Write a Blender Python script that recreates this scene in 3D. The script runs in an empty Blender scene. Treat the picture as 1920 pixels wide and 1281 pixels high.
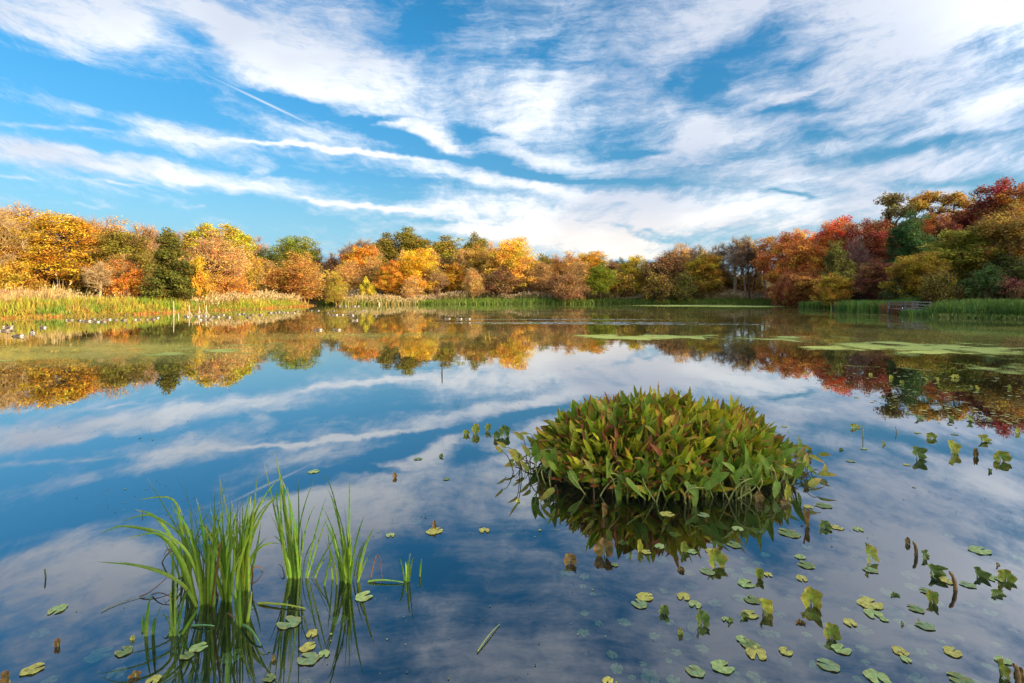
import bpy, math, random
import numpy as np
from mathutils import Vector, Matrix

SC = bpy.context.scene
COL = SC.collection
R = math.radians
HC, F, HY = 2.0, 960.0, 552.0          # camera height, focal (px of 1920), horizon row
rng = np.random.default_rng(7)
random.seed(7)

def W(px, py, z=0.0):                  # point of the plane z seen at a pixel
    D = (HC - z) * F / (py - HY)
    return np.array([(px - 960) / F * D, D, z])
def P(px, py, D):                      # point at depth D seen at a pixel
    return np.array([(px - 960) / F * D, D, HC - (py - HY) / F * D])

# ------------------------------------------------------------------ helpers
def mesh_np(name, verts, faces, mats, attrs=None, smooth=False, midx=None):
    """faces: (M,3) or (M,4) array or list of such arrays"""
    if not isinstance(faces, list): faces = [faces]
    faces = [np.asarray(f, dtype=np.int32) for f in faces if len(f)]
    verts = np.asarray(verts, dtype=np.float32)
    me = bpy.data.meshes.new(name)
    me.vertices.add(len(verts)); me.vertices.foreach_set('co', verts.ravel())
    nl = sum(f.size for f in faces); nf = sum(len(f) for f in faces)
    me.loops.add(nl); me.loops.foreach_set('vertex_index', np.concatenate([f.ravel() for f in faces]))
    me.polygons.add(nf)
    tot = np.concatenate([np.full(len(f), f.shape[1], np.int32) for f in faces])
    me.polygons.foreach_set('loop_start', np.concatenate([[0], np.cumsum(tot)[:-1]]).astype(np.int32))
    me.polygons.foreach_set('loop_total', tot)
    if midx is not None: me.polygons.foreach_set('material_index', np.asarray(midx, np.int32))
    me.update(calc_edges=True)
    if smooth: me.polygons.foreach_set('use_smooth', np.ones(nf, bool))
    for k, v in (attrs or {}).items():
        v = np.asarray(v, dtype=np.float32)
        if v.ndim == 1:
            a = me.attributes.new(k, 'FLOAT', 'POINT'); a.data.foreach_set('value', v)
        else:
            if v.shape[1] == 3: v = np.hstack([v, np.ones((len(v), 1), np.float32)])
            a = me.attributes.new(k, 'FLOAT_COLOR', 'POINT'); a.data.foreach_set('color', v.ravel())
    for m in (mats if isinstance(mats, (list, tuple)) else [mats]): me.materials.append(m)
    return me

def obj(name, me, parent=None):
    o = bpy.data.objects.new(name, me); COL.objects.link(o)
    if parent is not None: o.parent = parent
    return o
def tag(o, label=None, cat=None, group=None, kind=None):
    if label: o['label'] = label
    if cat: o['category'] = cat
    if group: o['group'] = group
    if kind: o['kind'] = kind
    return o
def empty(name, loc, rz=0.0, sc=(1, 1, 1)):
    o = bpy.data.objects.new(name, None); COL.objects.link(o)
    o.location = loc; o.rotation_euler = (0, 0, rz); o.scale = sc
    o.empty_display_size = 0.2
    return o

class Acc:                              # collects geometry into one mesh
    def __init__(s): s.v = []; s.q = []; s.t = []; s.c = []; s.n = 0
    def add(s, v, q=None, t=None, c=None):
        v = np.asarray(v, float)
        if q is not None and len(q): s.q.append(np.asarray(q) + s.n)
        if t is not None and len(t): s.t.append(np.asarray(t) + s.n)
        s.v.append(v); s.n += len(v)
        if c is not None:
            c = np.asarray(c, float)
            if c.ndim == 1: c = np.tile(c, (len(v), 1))
            s.c.append(c)
    def build(s, name, mat, parent=None, smooth=False):
        f = []
        if s.q: f.append(np.vstack(s.q))
        if s.t: f.append(np.vstack(s.t))
        me = mesh_np(name, np.vstack(s.v), f, mat, {'col': np.vstack(s.c)} if s.c else None, smooth)
        return obj(name, me, parent)

def tube(pts, rad, n=6, cap=False):
    pts = np.asarray(pts, float); m = len(pts)
    rad = np.full(m, rad) if np.isscalar(rad) else np.asarray(rad)
    tg = np.gradient(pts, axis=0); tg /= np.linalg.norm(tg, axis=1)[:, None] + 1e-9
    up = np.array([0.31, 0.17, 0.93]) if abs(tg[0][2]) < .8 else np.array([1., 0.1, 0])
    a = np.cross(tg, up); a /= np.linalg.norm(a, axis=1)[:, None] + 1e-9
    b = np.cross(tg, a)
    th = np.arange(n) / n * 2 * math.pi
    v = (pts[:, None] + rad[:, None, None] * (np.cos(th)[None, :, None] * a[:, None] + np.sin(th)[None, :, None] * b[:, None])).reshape(-1, 3)
    q = []
    for i in range(m - 1):
        for j in range(n):
            k = (j + 1) % n
            q.append([i * n + j, i * n + k, (i + 1) * n + k, (i + 1) * n + j])
    return v, np.array(q)

def bez(a, b, c, n):                    # passes through b at t=.5
    a, b, c = map(lambda x: np.asarray(x, float), (a, b, c))
    k = 2 * b - .5 * (a + c)
    t = np.linspace(0, 1, n)[:, None]
    return (1 - t) ** 2 * a + 2 * t * (1 - t) * k + t * t * c

# ------------------------------------------------------------------ materials
class NT:
    def __init__(s, tree): s.t = tree; s.n = tree.nodes; s.l = tree.links
    def node(s, typ, **kw):
        n = s.n.new(typ)
        for k, v in kw.items():
            if k.startswith('_'): n.inputs[k[1:].replace('_', ' ')].default_value = v
            else: setattr(n, k, v)
        return n
    def link(s, a, b): s.l.new(a, b)
    def setin(s, sock, v):
        if hasattr(v, 'is_output'): s.l.new(v, sock)
        else: sock.default_value = v
    def math(s, op, *a, clamp=False):
        n = s.n.new('ShaderNodeMath'); n.operation = op; n.use_clamp = clamp
        for i, v in enumerate(a): s.setin(n.inputs[i], v)
        return n.outputs[0]
    def vmath(s, op, *a):
        n = s.n.new('ShaderNodeVectorMath'); n.operation = op
        for i, v in enumerate(a): s.setin(n.inputs[i], v)
        return n.outputs['Value'] if op in ('DOT_PRODUCT', 'LENGTH') else n.outputs[0]
    def noise(s, vec, scale, detail=3, rough=.5, dist=0.0, col=False):
        n = s.n.new('ShaderNodeTexNoise'); s.l.new(vec, n.inputs['Vector'])
        n.inputs['Scale'].default_value = scale; n.inputs['Detail'].default_value = detail
        n.inputs['Roughness'].default_value = rough; n.inputs['Distortion'].default_value = dist
        return n.outputs['Color'] if col else n.outputs['Fac']
    def mapr(s, v, a, b, c=0.0, d=1.0, smooth=True):
        n = s.n.new('ShaderNodeMapRange'); n.interpolation_type = 'SMOOTHSTEP' if smooth else 'LINEAR'
        s.setin(n.inputs['Value'], v)
        for k, x in zip(('From Min', 'From Max', 'To Min', 'To Max'), (a, b, c, d)): s.setin(n.inputs[k], x)
        return n.outputs['Result']
    def mix(s, f, a, b, mode='MIX'):
        n = s.n.new('ShaderNodeMix'); n.data_type = 'RGBA'; n.blend_type = mode
        s.setin(n.inputs['Factor'], f); s.setin(n.inputs['A'], a) if False else None
        ia = [i for i in n.inputs if i.type == 'RGBA']
        s.setin(ia[0], a); s.setin(ia[1], b)
        return [o for o in n.outputs if o.type == 'RGBA'][0]
    def scale(s, vec, sx, sy, sz, loc=(0, 0, 0), rot=(0, 0, 0)):
        n = s.n.new('ShaderNodeMapping'); s.l.new(vec, n.inputs['Vector'])
        n.inputs['Scale'].default_value = (sx, sy, sz); n.inputs['Location'].default_value = loc
        n.inputs['Rotation'].default_value = rot
        return n.outputs[0]

def new_mat(name):
    m = bpy.data.materials.new(name); m.use_nodes = True
    m.node_tree.nodes.clear()
    t = NT(m.node_tree)
    t.out = t.node('ShaderNodeOutputMaterial')
    return m, t

def leaf_shader(t, col, trans=0.35, rough=0.55, spec=0.3, tcol=None):
    p = t.node('ShaderNodeBsdfPrincipled'); t.setin(p.inputs['Base Color'], col)
    p.inputs['Roughness'].default_value = rough
    p.inputs['Specular IOR Level'].default_value = spec
    tr = t.node('ShaderNodeBsdfTranslucent'); t.setin(tr.inputs['Color'], tcol if tcol is not None else col)
    mx = t.node('ShaderNodeMixShader'); mx.inputs[0].default_value = trans
    t.link(p.outputs[0], mx.inputs[1]); t.link(tr.outputs[0], mx.inputs[2])
    t.link(mx.outputs[0], t.out.inputs['Surface'])

# tree foliage: object colour = the species' colour, varied per clump
M_LEAF, t = new_mat('autumn_foliage')
oi = t.node('ShaderNodeObjectInfo')
at = t.node('ShaderNodeAttribute', attribute_name='tint')
ah = t.node('ShaderNodeAttribute', attribute_name='hue')
hs = t.node('ShaderNodeHueSaturation')
t.link(oi.outputs['Color'], hs.inputs['Color'])
gp = t.node('ShaderNodeNewGeometry'); pn = t.noise(gp.outputs['Position'], .42, 3, .6); pn2 = t.noise(gp.outputs['Position'], .9, 2, .6)
t.setin(hs.inputs['Hue'], t.math('ADD', t.mapr(ah.outputs['Fac'], 0, 1, 0.462, 0.538, smooth=False), t.mapr(pn, .32, .68, -.02, .018)))
t.setin(hs.inputs['Value'], t.math('MULTIPLY', t.mapr(at.outputs['Fac'], 0, 1, 0.6, 1.95, smooth=False), t.mapr(pn2, .32, .68, .6, 1.22)))
hs.inputs['Saturation'].default_value = 1.0
leaf_shader(t, hs.outputs[0], trans=0.38, rough=0.6, spec=0.2)

# attribute coloured vegetation (grass, pads, pickerelweed)
def attr_mat(name, trans=.25, rough=.5, spec=.35, nscale=14, namt=.35, spots=0.0):
    m, t = new_mat(name)
    a = t.node('ShaderNodeAttribute', attribute_name='col')
    g = t.node('ShaderNodeNewGeometry')
    n = t.noise(g.outputs['Position'], nscale, 3, .6)
    v = t.mapr(n, .25, .75, 1 - namt, 1 + namt, smooth=False)
    h = t.node('ShaderNodeHueSaturation'); t.link(a.outputs['Color'], h.inputs['Color'])
    t.setin(h.inputs['Value'], v)
    n2 = t.noise(g.outputs['Position'], nscale * .4, 2, .5)
    t.setin(h.inputs['Hue'], t.mapr(n2, .3, .7, .485, .515, smooth=False))
    hc = h.outputs[0]
    if spots:
        ns_ = t.noise(g.outputs['Position'], nscale * 1.1, 4, .65)
        hc = t.mix(t.math('MULTIPLY', t.mapr(ns_, .56, .66), spots), hc, (.20, .12, .035, 1))
    if trans > 0: leaf_shader(t, hc, trans, rough, spec)
    else:
        p = t.node('ShaderNodeBsdfPrincipled'); t.link(h.outputs[0], p.inputs['Base Color'])
        p.inputs['Roughness'].default_value = rough; p.inputs['Specular IOR Level'].default_value = spec
        t.link(p.outputs[0], t.out.inputs['Surface'])
    return m
M_GRASS = attr_mat('reed_grass', .25, .6, .25, 2.0, .25)
M_BLADE = attr_mat('cattail_blade', .25, .45, .3, 30, .25, .25)
M_PICK = attr_mat('pickerelweed_leaf', .25, .5, .22, 22, .3, .55)
M_PAD = attr_mat('lily_pad', .12, .5, .25, 45, .4, .8)
M_FEATHER = attr_mat('feathers', 0, .7, .2, 30, .15)
M_WOOD = attr_mat('weathered_wood', 0, .85, .15, 9, .25)
M_SCUM = attr_mat('floating_bits', 0, .8, .1, 12, .3)

M_BARK, t = new_mat('bark')
oi = t.node('ShaderNodeObjectInfo'); tc = t.node('ShaderNodeTexCoord')
n = t.noise(t.scale(tc.outputs['Object'], 3, 3, .7), 3, 5, .65)
c = t.mix(t.mapr(n, .3, .7), (.45, .45, .45, 1), (1.35, 1.3, 1.25, 1))
c = t.mix(1.0, oi.outputs['Color'], c, 'MULTIPLY')
p = t.node('ShaderNodeBsdfPrincipled'); t.link(c, p.inputs['Base Color']); p.inputs['Roughness'].default_value = .9
p.inputs['Specular IOR Level'].default_value = .1
t.link(p.outputs[0], t.out.inputs['Surface'])

M_SOIL, t = new_mat('bank_soil')
g = t.node('ShaderNodeNewGeometry'); sep = t.node('ShaderNodeSeparateXYZ'); t.link(g.outputs['Position'], sep.inputs[0])
n1 = t.noise(g.outputs['Position'], .25, 5, .6); n2 = t.noise(g.outputs['Position'], 3.0, 4, .65)
c = t.mix(t.mapr(n1, .4, .62), (.10, .085, .03, 1), (.20, .12, .045, 1))
c = t.mix(t.mapr(n2, .35, .7), c, (.07, .045, .02, 1))
mud = t.mix(t.mapr(n2, .3, .7), (.006, .009, .011, 1), (.013, .015, .012, 1))
wet = t.mapr(sep.outputs['Z'], -.12, .0)
c = t.mix(wet, mud, c)
p = t.node('ShaderNodeBsdfPrincipled'); t.link(c, p.inputs['Base Color']); p.inputs['Roughness'].default_value = .95
p.inputs['Specular IOR Level'].default_value = .1
t.link(p.outputs[0], t.out.inputs['Surface'])

M_EARTH, t = new_mat('red_earth')
g = t.node('ShaderNodeNewGeometry')
n2 = t.noise(g.outputs['Position'], 1.6, 6, .65)
c = t.mix(t.mapr(n2, .3, .7), (.16, .06, .025, 1), (.42, .2, .09, 1))
p = t.node('ShaderNodeBsdfPrincipled'); t.link(c, p.inputs['Base Color']); p.inputs['Roughness'].default_value = .95
t.link(p.outputs[0], t.out.inputs['Surface'])

# water: fresnel mirror over a dark, slightly see-through body, with scum film
M_WATER, t = new_mat('pond_water')
g = t.node('ShaderNodeNewGeometry'); pos = g.outputs['Position']
sep = t.node('ShaderNodeSeparateXYZ'); t.link(pos, sep.inputs[0])
X, Y = sep.outputs['X'], sep.outputs['Y']
def ripple(sx, sy, amp, det=2, loc=(0, 0, 0)):
    c = t.noise(t.scale(pos, sx, sy, 1, loc), 1, det, .55, col=True)
    v = t.vmath('SUBTRACT', c, (.5, .5, .5))
    if hasattr(amp, 'is_output'):
        n = t.node('ShaderNodeVectorMath', operation='SCALE'); t.link(v, n.inputs[0]); t.link(amp, n.inputs['Scale']); return n.outputs[0]
    return t.vmath('MULTIPLY', v, (amp, amp, 0))
def blob(cx, cy, rx, ry, p=1.0):        # soft elliptical patch in world metres
    a = t.math('DIVIDE', t.math('SUBTRACT', X, cx), rx); b = t.math('DIVIDE', t.math('SUBTRACT', Y, cy), ry)
    q = t.math('ADD', t.math('MULTIPLY', a, a), t.math('MULTIPLY', b, b))
    return t.math('POWER', 0.3679, q)
calm = t.math('MULTIPLY', t.mapr(t.noise(t.scale(pos, .05, .12, 1), 1, 2, .5), .35, .65, .5, 1.3), t.mapr(Y, 5, 26, .16, 1.0))
r1 = ripple(1.1, 2.6, t.math('MULTIPLY', calm, 0.013), 2)
r2 = ripple(7, 12, t.math('MULTIPLY', calm, 0.010), 2, (3, 7, 0))
# wakes: two bands of broken water
wn = t.noise(t.scale(pos, .3, 1.2, 1), 1, 3, .6)
wk = t.math('ADD', blob(4.6, 35.8, 7.0, 1.0), t.math('MULTIPLY', blob(3.2, 40.6, 7.0, .5), 1.0))
wk = t.math('ADD', wk, t.math('MULTIPLY', blob(13, 34.0, 6, .35), .8))
wk = t.math('MINIMUM', wk, 1.0)
wk = t.math('MULTIPLY', wk, t.mapr(wn, .3, .55, .3, 1.0))
r3 = ripple(2.2, 5.0, t.math('MULTIPLY', wk, 2.2), 2, (9, 1, 0))
r4 = ripple(3, 9, t.math('MULTIPLY', blob(24, 66, 11, 1.2), 0.25), 2, (2, 4, 0))
nv = t.vmath('ADD', t.vmath('ADD', r1, r2), t.vmath('ADD', r3, r4))
nv = t.vmath('MULTIPLY', nv, (1, 1, 0))
nv = t.vmath('NORMALIZE', t.vmath('ADD', nv, (0, 0, 1)))
fr = t.node('ShaderNodeFresnel'); fr.inputs['IOR'].default_value = 1.36; t.link(nv, fr.inputs['Normal'])
ff = t.math('POWER', fr.outputs[0], .48, clamp=True)
gl = t.node('ShaderNodeBsdfGlossy'); gl.inputs['Roughness'].default_value = .012; t.link(nv, gl.inputs['Normal'])
gl.inputs['Color'].default_value = (.93, .96, 1.0, 1)
tr = t.node('ShaderNodeBsdfTransparent'); tr.inputs['Color'].default_value = (.66, .78, .72, 1)
body = t.node('ShaderNodeBsdfDiffuse'); body.inputs['Color'].default_value = (.006, .011, .013, 1)
b1 = t.node('ShaderNodeMixShader'); b1.inputs[0].default_value = .12
t.link(tr.outputs[0], b1.inputs[1]); t.link(body.outputs[0], b1.inputs[2])
mx = t.node('ShaderNodeMixShader'); t.link(ff, mx.inputs[0]); t.link(b1.outputs[0], mx.inputs[1]); t.link(gl.outputs[0], mx.inputs[2])
# scum film: thin olive veil of fine duckweed
fn = t.noise(t.scale(pos, .09, .16, 1, (4, 2, 0)), 1, 4, .6, .8)
def pblob(px, py, rxp, ryp):
    p_ = W(px, py); D_ = p_[1]; return blob(p_[0], D_, rxp / F * D_, ryp / F * D_ * D_ / HC)
veil = t.math('ADD', t.math('MULTIPLY', pblob(120, 660, 330, 26), .95), t.math('MULTIPLY', blob(27, 24, 18, 8), .30))
veil = t.math('ADD', veil, t.math('MULTIPLY', pblob(700, 630, 260, 12), .4))
veil = t.math('ADD', veil, t.math('MULTIPLY', blob(-12, 58, 48, 26), .26))
veil = t.math('MULTIPLY', veil, t.mapr(fn, .36, .60, .35, 1.0))
speck = t.noise(t.scale(pos, 5, 8, 1), 1, 3, .7)
veil = t.math('MULTIPLY', veil, t.mapr(speck, .3, .6, .65, 1.0))
dust = t.math('MULTIPLY', t.mapr(t.noise(t.scale(pos, 22, 26, 1), 1, 3, .7), .62, .74), t.mapr(t.noise(t.scale(pos, .5, 1.0, 1, (1, 5, 0)), 1, 3, .6), .5, .68, 0, .55))
veil = t.math('MAXIMUM', veil, dust, clamp=True)
fd = t.node('ShaderNodeBsdfDiffuse'); t.setin(fd.inputs['Color'], t.mix(speck, (.24, .21, .06, 1), (.33, .33, .09, 1)))
m2 = t.node('ShaderNodeMixShader'); t.link(veil, m2.inputs[0]); t.link(mx.outputs[0], m2.inputs[1]); t.link(fd.outputs[0], m2.inputs[2])
t.link(m2.outputs[0], t.out.inputs['Surface'])

M_DUCK, t = new_mat('duckweed')
g = t.node('ShaderNodeNewGeometry'); pos = g.outputs['Position']
a = t.node('ShaderNodeAttribute', attribute_name='dens')
n = t.noise(t.scale(pos, 1.6, 2.6, 1), 1, 5, .7); n2 = t.noise(t.scale(pos, 14, 18, 1), 1, 2, .6)
al = t.mapr(t.math('ADD', t.math('MULTIPLY', n, .8), t.math('SUBTRACT', a.outputs['Fac'], .3)), .42, .80)
al = t.math('MULTIPLY', al, .85)
c = t.mix(n2, (.20, .25, .07, 1), (.40, .46, .16, 1))
d = t.node('ShaderNodeBsdfDiffuse'); t.setin(d.inputs['Color'], c)
tr = t.node('ShaderNodeBsdfTransparent')
mx = t.node('ShaderNodeMixShader'); t.link(al, mx.inputs[0]); t.link(tr.outputs[0], mx.inputs[1]); t.link(d.outputs[0], mx.inputs[2])
t.link(mx.outputs[0], t.out.inputs['Surface'])

# ------------------------------------------------------------------ world
SUN_AZ, SUN_EL = 122.0, 15.0
SKY_STR = 0.12
wd = bpy.data.worlds.new('World'); SC.world = wd; wd.use_nodes = True
t = NT(wd.node_tree); t.n.clear()
wd.cycles.sampling_method = 'MANUAL'; wd.cycles.sample_map_resolution = 256
sky = t.node('ShaderNodeTexSky', sky_type='NISHITA', sun_disc=False)
sky.sun_elevation = R(SUN_EL); sky.sun_rotation = R(SUN_AZ)
sky.air_density = 1.0; sky.dust_density = 0.3; sky.ozone_density = 3.0
tc = t.node('ShaderNodeTexCoord'); d = t.vmath('NORMALIZE', tc.outputs['Generated'])
sep = t.node('ShaderNodeSeparateXYZ'); t.link(d, sep.inputs[0])
dx, dy, dz = sep.outputs
yc = t.math('MAXIMUM', dy, .06)
u = t.math('DIVIDE', dx, yc); v = t.math('DIVIDE', dz, yc)
zc = t.math('ADD', t.math('MAXIMUM', dz, 0.0), .10)
cmb = t.node('ShaderNodeCombineXYZ'); t.link(t.math('DIVIDE', dx, zc), cmb.inputs[0]); t.link(t.math('DIVIDE', dy, zc), cmb.inputs[1])
pl = cmb.outputs[0]
cuv = t.node('ShaderNodeCombineXYZ'); t.link(u, cuv.inputs[0]); t.link(v, cuv.inputs[1])
wn = t.noise(t.scale(d, 3.2, 3.2, 6), 1, 5, .62, col=True)
wv = t.vmath('MULTIPLY', t.vmath('SUBTRACT', wn, (.5, .5, .5)), (.26, .12, 0))
uv = t.vmath('ADD', cuv.outputs[0], wv)
CL = [ # px, py, rx, ry, angle, weight
(190,20,150,62,-20,.95),(60,45,130,40,-18,.5),(400,35,75,18,-35,.6),(640,130,240,78,-12,.8),(480,120,170,50,-27,.4),
(930,130,120,90,40,.12),(1010,215,150,60,0,.34),(865,272,70,20,-32,.8),(760,228,130,20,-5,.45),(60,98,130,12,-8,.5),
(180,198,220,20,-14,.5),(330,258,110,24,-16,.8),(100,237,140,6,-4,.55),(610,281,230,5.5,-4.5,.95),(560,252,120,16,-14,.45),
(130,292,200,28,-8,.75),(380,338,190,24,-7,.8),(660,388,120,7,-9,.8),(790,397,90,14,-2,.6),(910,330,190,20,-9,.5),
(240,352,60,3.5,-9,.45),(40,337,55,4,-6,.5),(190,383,60,5,0,.4),(400,396,30,4,8,.4),(485,317,22,5,0,.6),
(850,432,130,7,-3,.5),(980,435,190,34,-5,.55),(1100,372,220,13,-10,.7),(1050,300,100,26,-18,.5),(1150,412,240,26,-3,.6),
(1100,452,260,24,-5,.5),(1320,262,100,28,14,.65),(1500,332,150,20,-2,.65),(1700,50,320,120,15,.5),(1300,60,200,60,20,.3),
(1700,205,260,60,4,.3),(1760,310,220,14,0,.6),(1880,180,80,60,10,.35),(1400,402,240,22,0,.5),(1420,196,90,8,22,.5),
(1650,375,200,16,3,.45),(1480,187,110,5,18,.5),
(40,88,60,12,-8,-.3),(160,152,190,32,-18,-1.1),(40,122,90,14,-3,-.8),(365,78,60,30,-38,-.8),(540,193,80,14,-8,-.8),
(820,52,70,34,30,-.75),(700,12,70,18,-20,-.4),(680,216,90,6,4,-.9),(745,250,110,17,-15,-1.0),(885,243,60,15,-4,-1.0),
(230,278,140,9,-8,-.55),(880,296,140,9,-6,-.8),(600,330,200,7,-6,-.5),(350,405,420,30,-2,-.35),(1000,108,45,22,20,-.5),
(1335,160,60,28,42,-.8),(1410,85,120,40,28,-.55),(1475,207,100,14,3,-.8),(1250,165,60,12,30,-.45),(1185,292,45,7,4,-.9),
(1000,322,110,9,-10,-.9),(1110,345,160,6,-6,-.6),(1475,371,50,5,-8,-.8),(1730,275,160,11,4,-.7),(1740,338,150,7,0,-.5),
(1510,120,60,25,30,-.5),(1230,440,80,5,-12,-.7),(1140,476,70,8,0,-.5),(980,255,80,10,-20,-.3),(1560,255,90,10,5,-.4)]
acc = t.math('ADD', t.mapr(u, -.45, .5, 0.20, .50), t.mapr(v, .42, .75, 0, .4))
for gi, (px, py, rx, ry, an, w) in enumerate(CL):
    if gi % 8 == 7:                    # keeps the node evaluation in short runs
        uv = t.vmath('ADD', uv, t.math('MULTIPLY', acc, 1e-7))
    m = t.node('ShaderNodeMapping', vector_type='TEXTURE'); t.link(uv, m.inputs['Vector'])
    m.inputs['Location'].default_value = ((px - 960) / F, (HY - py) / F, 0)
    m.inputs['Rotation'].default_value = (0, 0, R(an))
    m.inputs['Scale'].default_value = (rx / F, ry / F, 1)
    q = t.vmath('DOT_PRODUCT', m.outputs[0], m.outputs[0])
    acc = t.math('ADD', acc, t.math('MULTIPLY', t.math('POWER', .3679, q), w))
pw = t.noise(pl, .7, 2, .5, col=True)
plw = t.vmath('ADD', pl, t.vmath('MULTIPLY', t.vmath('SUBTRACT', pw, (.5, .5, .5)), (.7, .9, 0)))
s1 = t.noise(t.scale(plw, 1.5, .38, 1), 1, 4, .62)
s2 = t.noise(t.scale(plw, 9.0, 1.3, 1, (3, 1, 0), (0, 0, R(8))), 1, 5, .7)
sw = t.vmath('ADD', cuv.outputs[0], t.vmath('MULTIPLY', t.vmath('SUBTRACT', wn, (.5, .5, .5)), (.20, .09, 0)))
sws = t.node('ShaderNodeSeparateXYZ'); t.link(sw, sws.inputs[0])
swc = t.node('ShaderNodeCombineXYZ'); t.link(sws.outputs[0], swc.inputs[0])
t.link(t.math('SUBTRACT', sws.outputs[1], t.math('MULTIPLY', t.math('MULTIPLY', sws.outputs[0], sws.outputs[0]), .2)), swc.inputs[1])
s4 = t.noise(t.scale(swc.outputs[0], 3.4, 20, 1, (1, 2, 0)), 1, 7, .77, 0)
s5 = t.noise(t.scale(swc.outputs[0], 9, 15, 1, (7, 2, 0)), 1, 6, .68, .35)
s3 = t.noise(t.scale(plw, 2.2, 1.6, 1, (9, 4, 0)), 1, 6, .6, .1)
acc = t.math('ADD', acc, t.math('MULTIPLY', t.math('SUBTRACT', s1, .5), t.mapr(v, .4, .7, .9, .4)))
acc = t.math('ADD', acc, t.math('MULTIPLY', t.math('SUBTRACT', s2, .5), t.mapr(v, .35, .65, .6, .15)))
acc = t.math('ADD', acc, t.math('MULTIPLY', t.math('SUBTRACT', s3, .5), t.mapr(v, .4, .65, .8, 2.0)))
acc = t.math('ADD', acc, t.math('MULTIPLY', t.math('SUBTRACT', s4, .5), 1.8))
acc = t.math('ADD', acc, t.math('MULTIPLY', t.math('SUBTRACT', s5, .5), 1.3))
# one thin straight contrail
m = t.node('ShaderNodeMapping', vector_type='TEXTURE'); t.link(cuv.outputs[0], m.inputs['Vector'])
m.inputs['Location'].default_value = ((500 - 960) / F, (HY - 194) / F, 0); m.inputs['Rotation'].default_value = (0, 0, R(-25.5)); m.inputs['Scale'].default_value = (90 / F, 1.9 / F, 1)
q = t.vmath('DOT_PRODUCT', m.outputs[0], m.outputs[0])
trail = t.math('MULTIPLY', t.math('POWER', .3679, q), .75)
alpha = t.mapr(acc, .03, 1.2)
alpha = t.math('MAXIMUM', t.math('MULTIPLY', alpha, .95), trail)
# sky colour: nishita, with the photo's saturation
hs = t.node('ShaderNodeHueSaturation'); t.link(sky.outputs[0], hs.inputs['Color']); hs.inputs['Saturation'].default_value = 1.3
t.setin(hs.inputs['Value'], t.mapr(dz, .0, .40, .55, 1.12, smooth=False))
core = t.mapr(acc, .45, 1.25)
shade = t.mapr(t.math('ADD', t.noise(t.scale(plw, .8, .5, 1, (5, 5, 0)), 1, 4, .5), t.math('MULTIPLY', t.mapr(u, -.2, 1.0), .2)), .46, .68)
K = 1 / SKY_STR
cw = t.mix(shade, (.71 * K, .73 * K, .75 * K, 1), (.46 * K, .50 * K, .58 * K, 1))
cw = t.mix(t.mapr(v, .02, .21), (.82 * K, .71 * K, .60 * K, 1), cw)
# added fill: clouds brightened and warmed toward the unseen sun to light the foreground
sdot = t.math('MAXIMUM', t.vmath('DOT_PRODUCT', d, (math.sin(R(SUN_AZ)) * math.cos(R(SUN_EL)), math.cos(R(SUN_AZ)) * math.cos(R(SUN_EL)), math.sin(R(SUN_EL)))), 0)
fill_glow = t.math('MULTIPLY_ADD', t.math('POWER', sdot, 2.5), 8.0, 1.0)
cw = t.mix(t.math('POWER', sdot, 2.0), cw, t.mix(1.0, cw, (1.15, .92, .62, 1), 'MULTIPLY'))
gv = t.node('ShaderNodeVectorMath', operation='SCALE'); t.link(cw, gv.inputs[0]); t.link(fill_glow, gv.inputs['Scale']); cw = gv.outputs[0]
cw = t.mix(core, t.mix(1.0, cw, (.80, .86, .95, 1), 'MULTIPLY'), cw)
hs.inputs['Hue'].default_value = .49
blue = t.mix(t.mapr(dz, .0, .23), (.20 * K, .41 * K, .56 * K, 1), hs.outputs[0])
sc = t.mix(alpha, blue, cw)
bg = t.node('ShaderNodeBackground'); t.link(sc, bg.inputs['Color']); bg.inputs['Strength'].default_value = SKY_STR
wo = t.node('ShaderNodeOutputWorld'); t.link(bg.outputs[0], wo.inputs['Surface'])

# sun
sl = bpy.data.lights.new('sun', 'SUN'); sl.energy = 5.0; sl.angle = R(.6); sl.color = (1.0, .77, .48)
so = bpy.data.objects.new('sun', sl); COL.objects.link(so)
sd = Vector((math.sin(R(SUN_AZ)) * math.cos(R(SUN_EL)), math.cos(R(SUN_AZ)) * math.cos(R(SUN_EL)), math.sin(R(SUN_EL))))
so.rotation_euler = sd.to_track_quat('Z', 'Y').to_euler(); so.location = sd * 200

# camera
cd = bpy.data.cameras.new('camera'); cam = bpy.data.objects.new('camera', cd); COL.objects.link(cam)
cam.location = (0, 0, HC); cam.rotation_euler = (R(90), 0, 0)
cd.lens = 18; cd.sensor_width = 36; cd.shift_y = -(640.5 - HY) / 1920; cd.clip_end = 3000; cd.clip_start = .05
SC.camera = cam
SC.view_settings.view_transform = 'Standard'; SC.view_settings.look = 'None'; SC.view_settings.exposure = 0.65; SC.view_settings.gamma = 1
SC.cycles.max_bounces = 6; SC.cycles.transparent_max_bounces = 12; SC.cycles.diffuse_bounces = 3; SC.cycles.glossy_bounces = 3
SC.cycles.sample_clamp_indirect = 6

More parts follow.
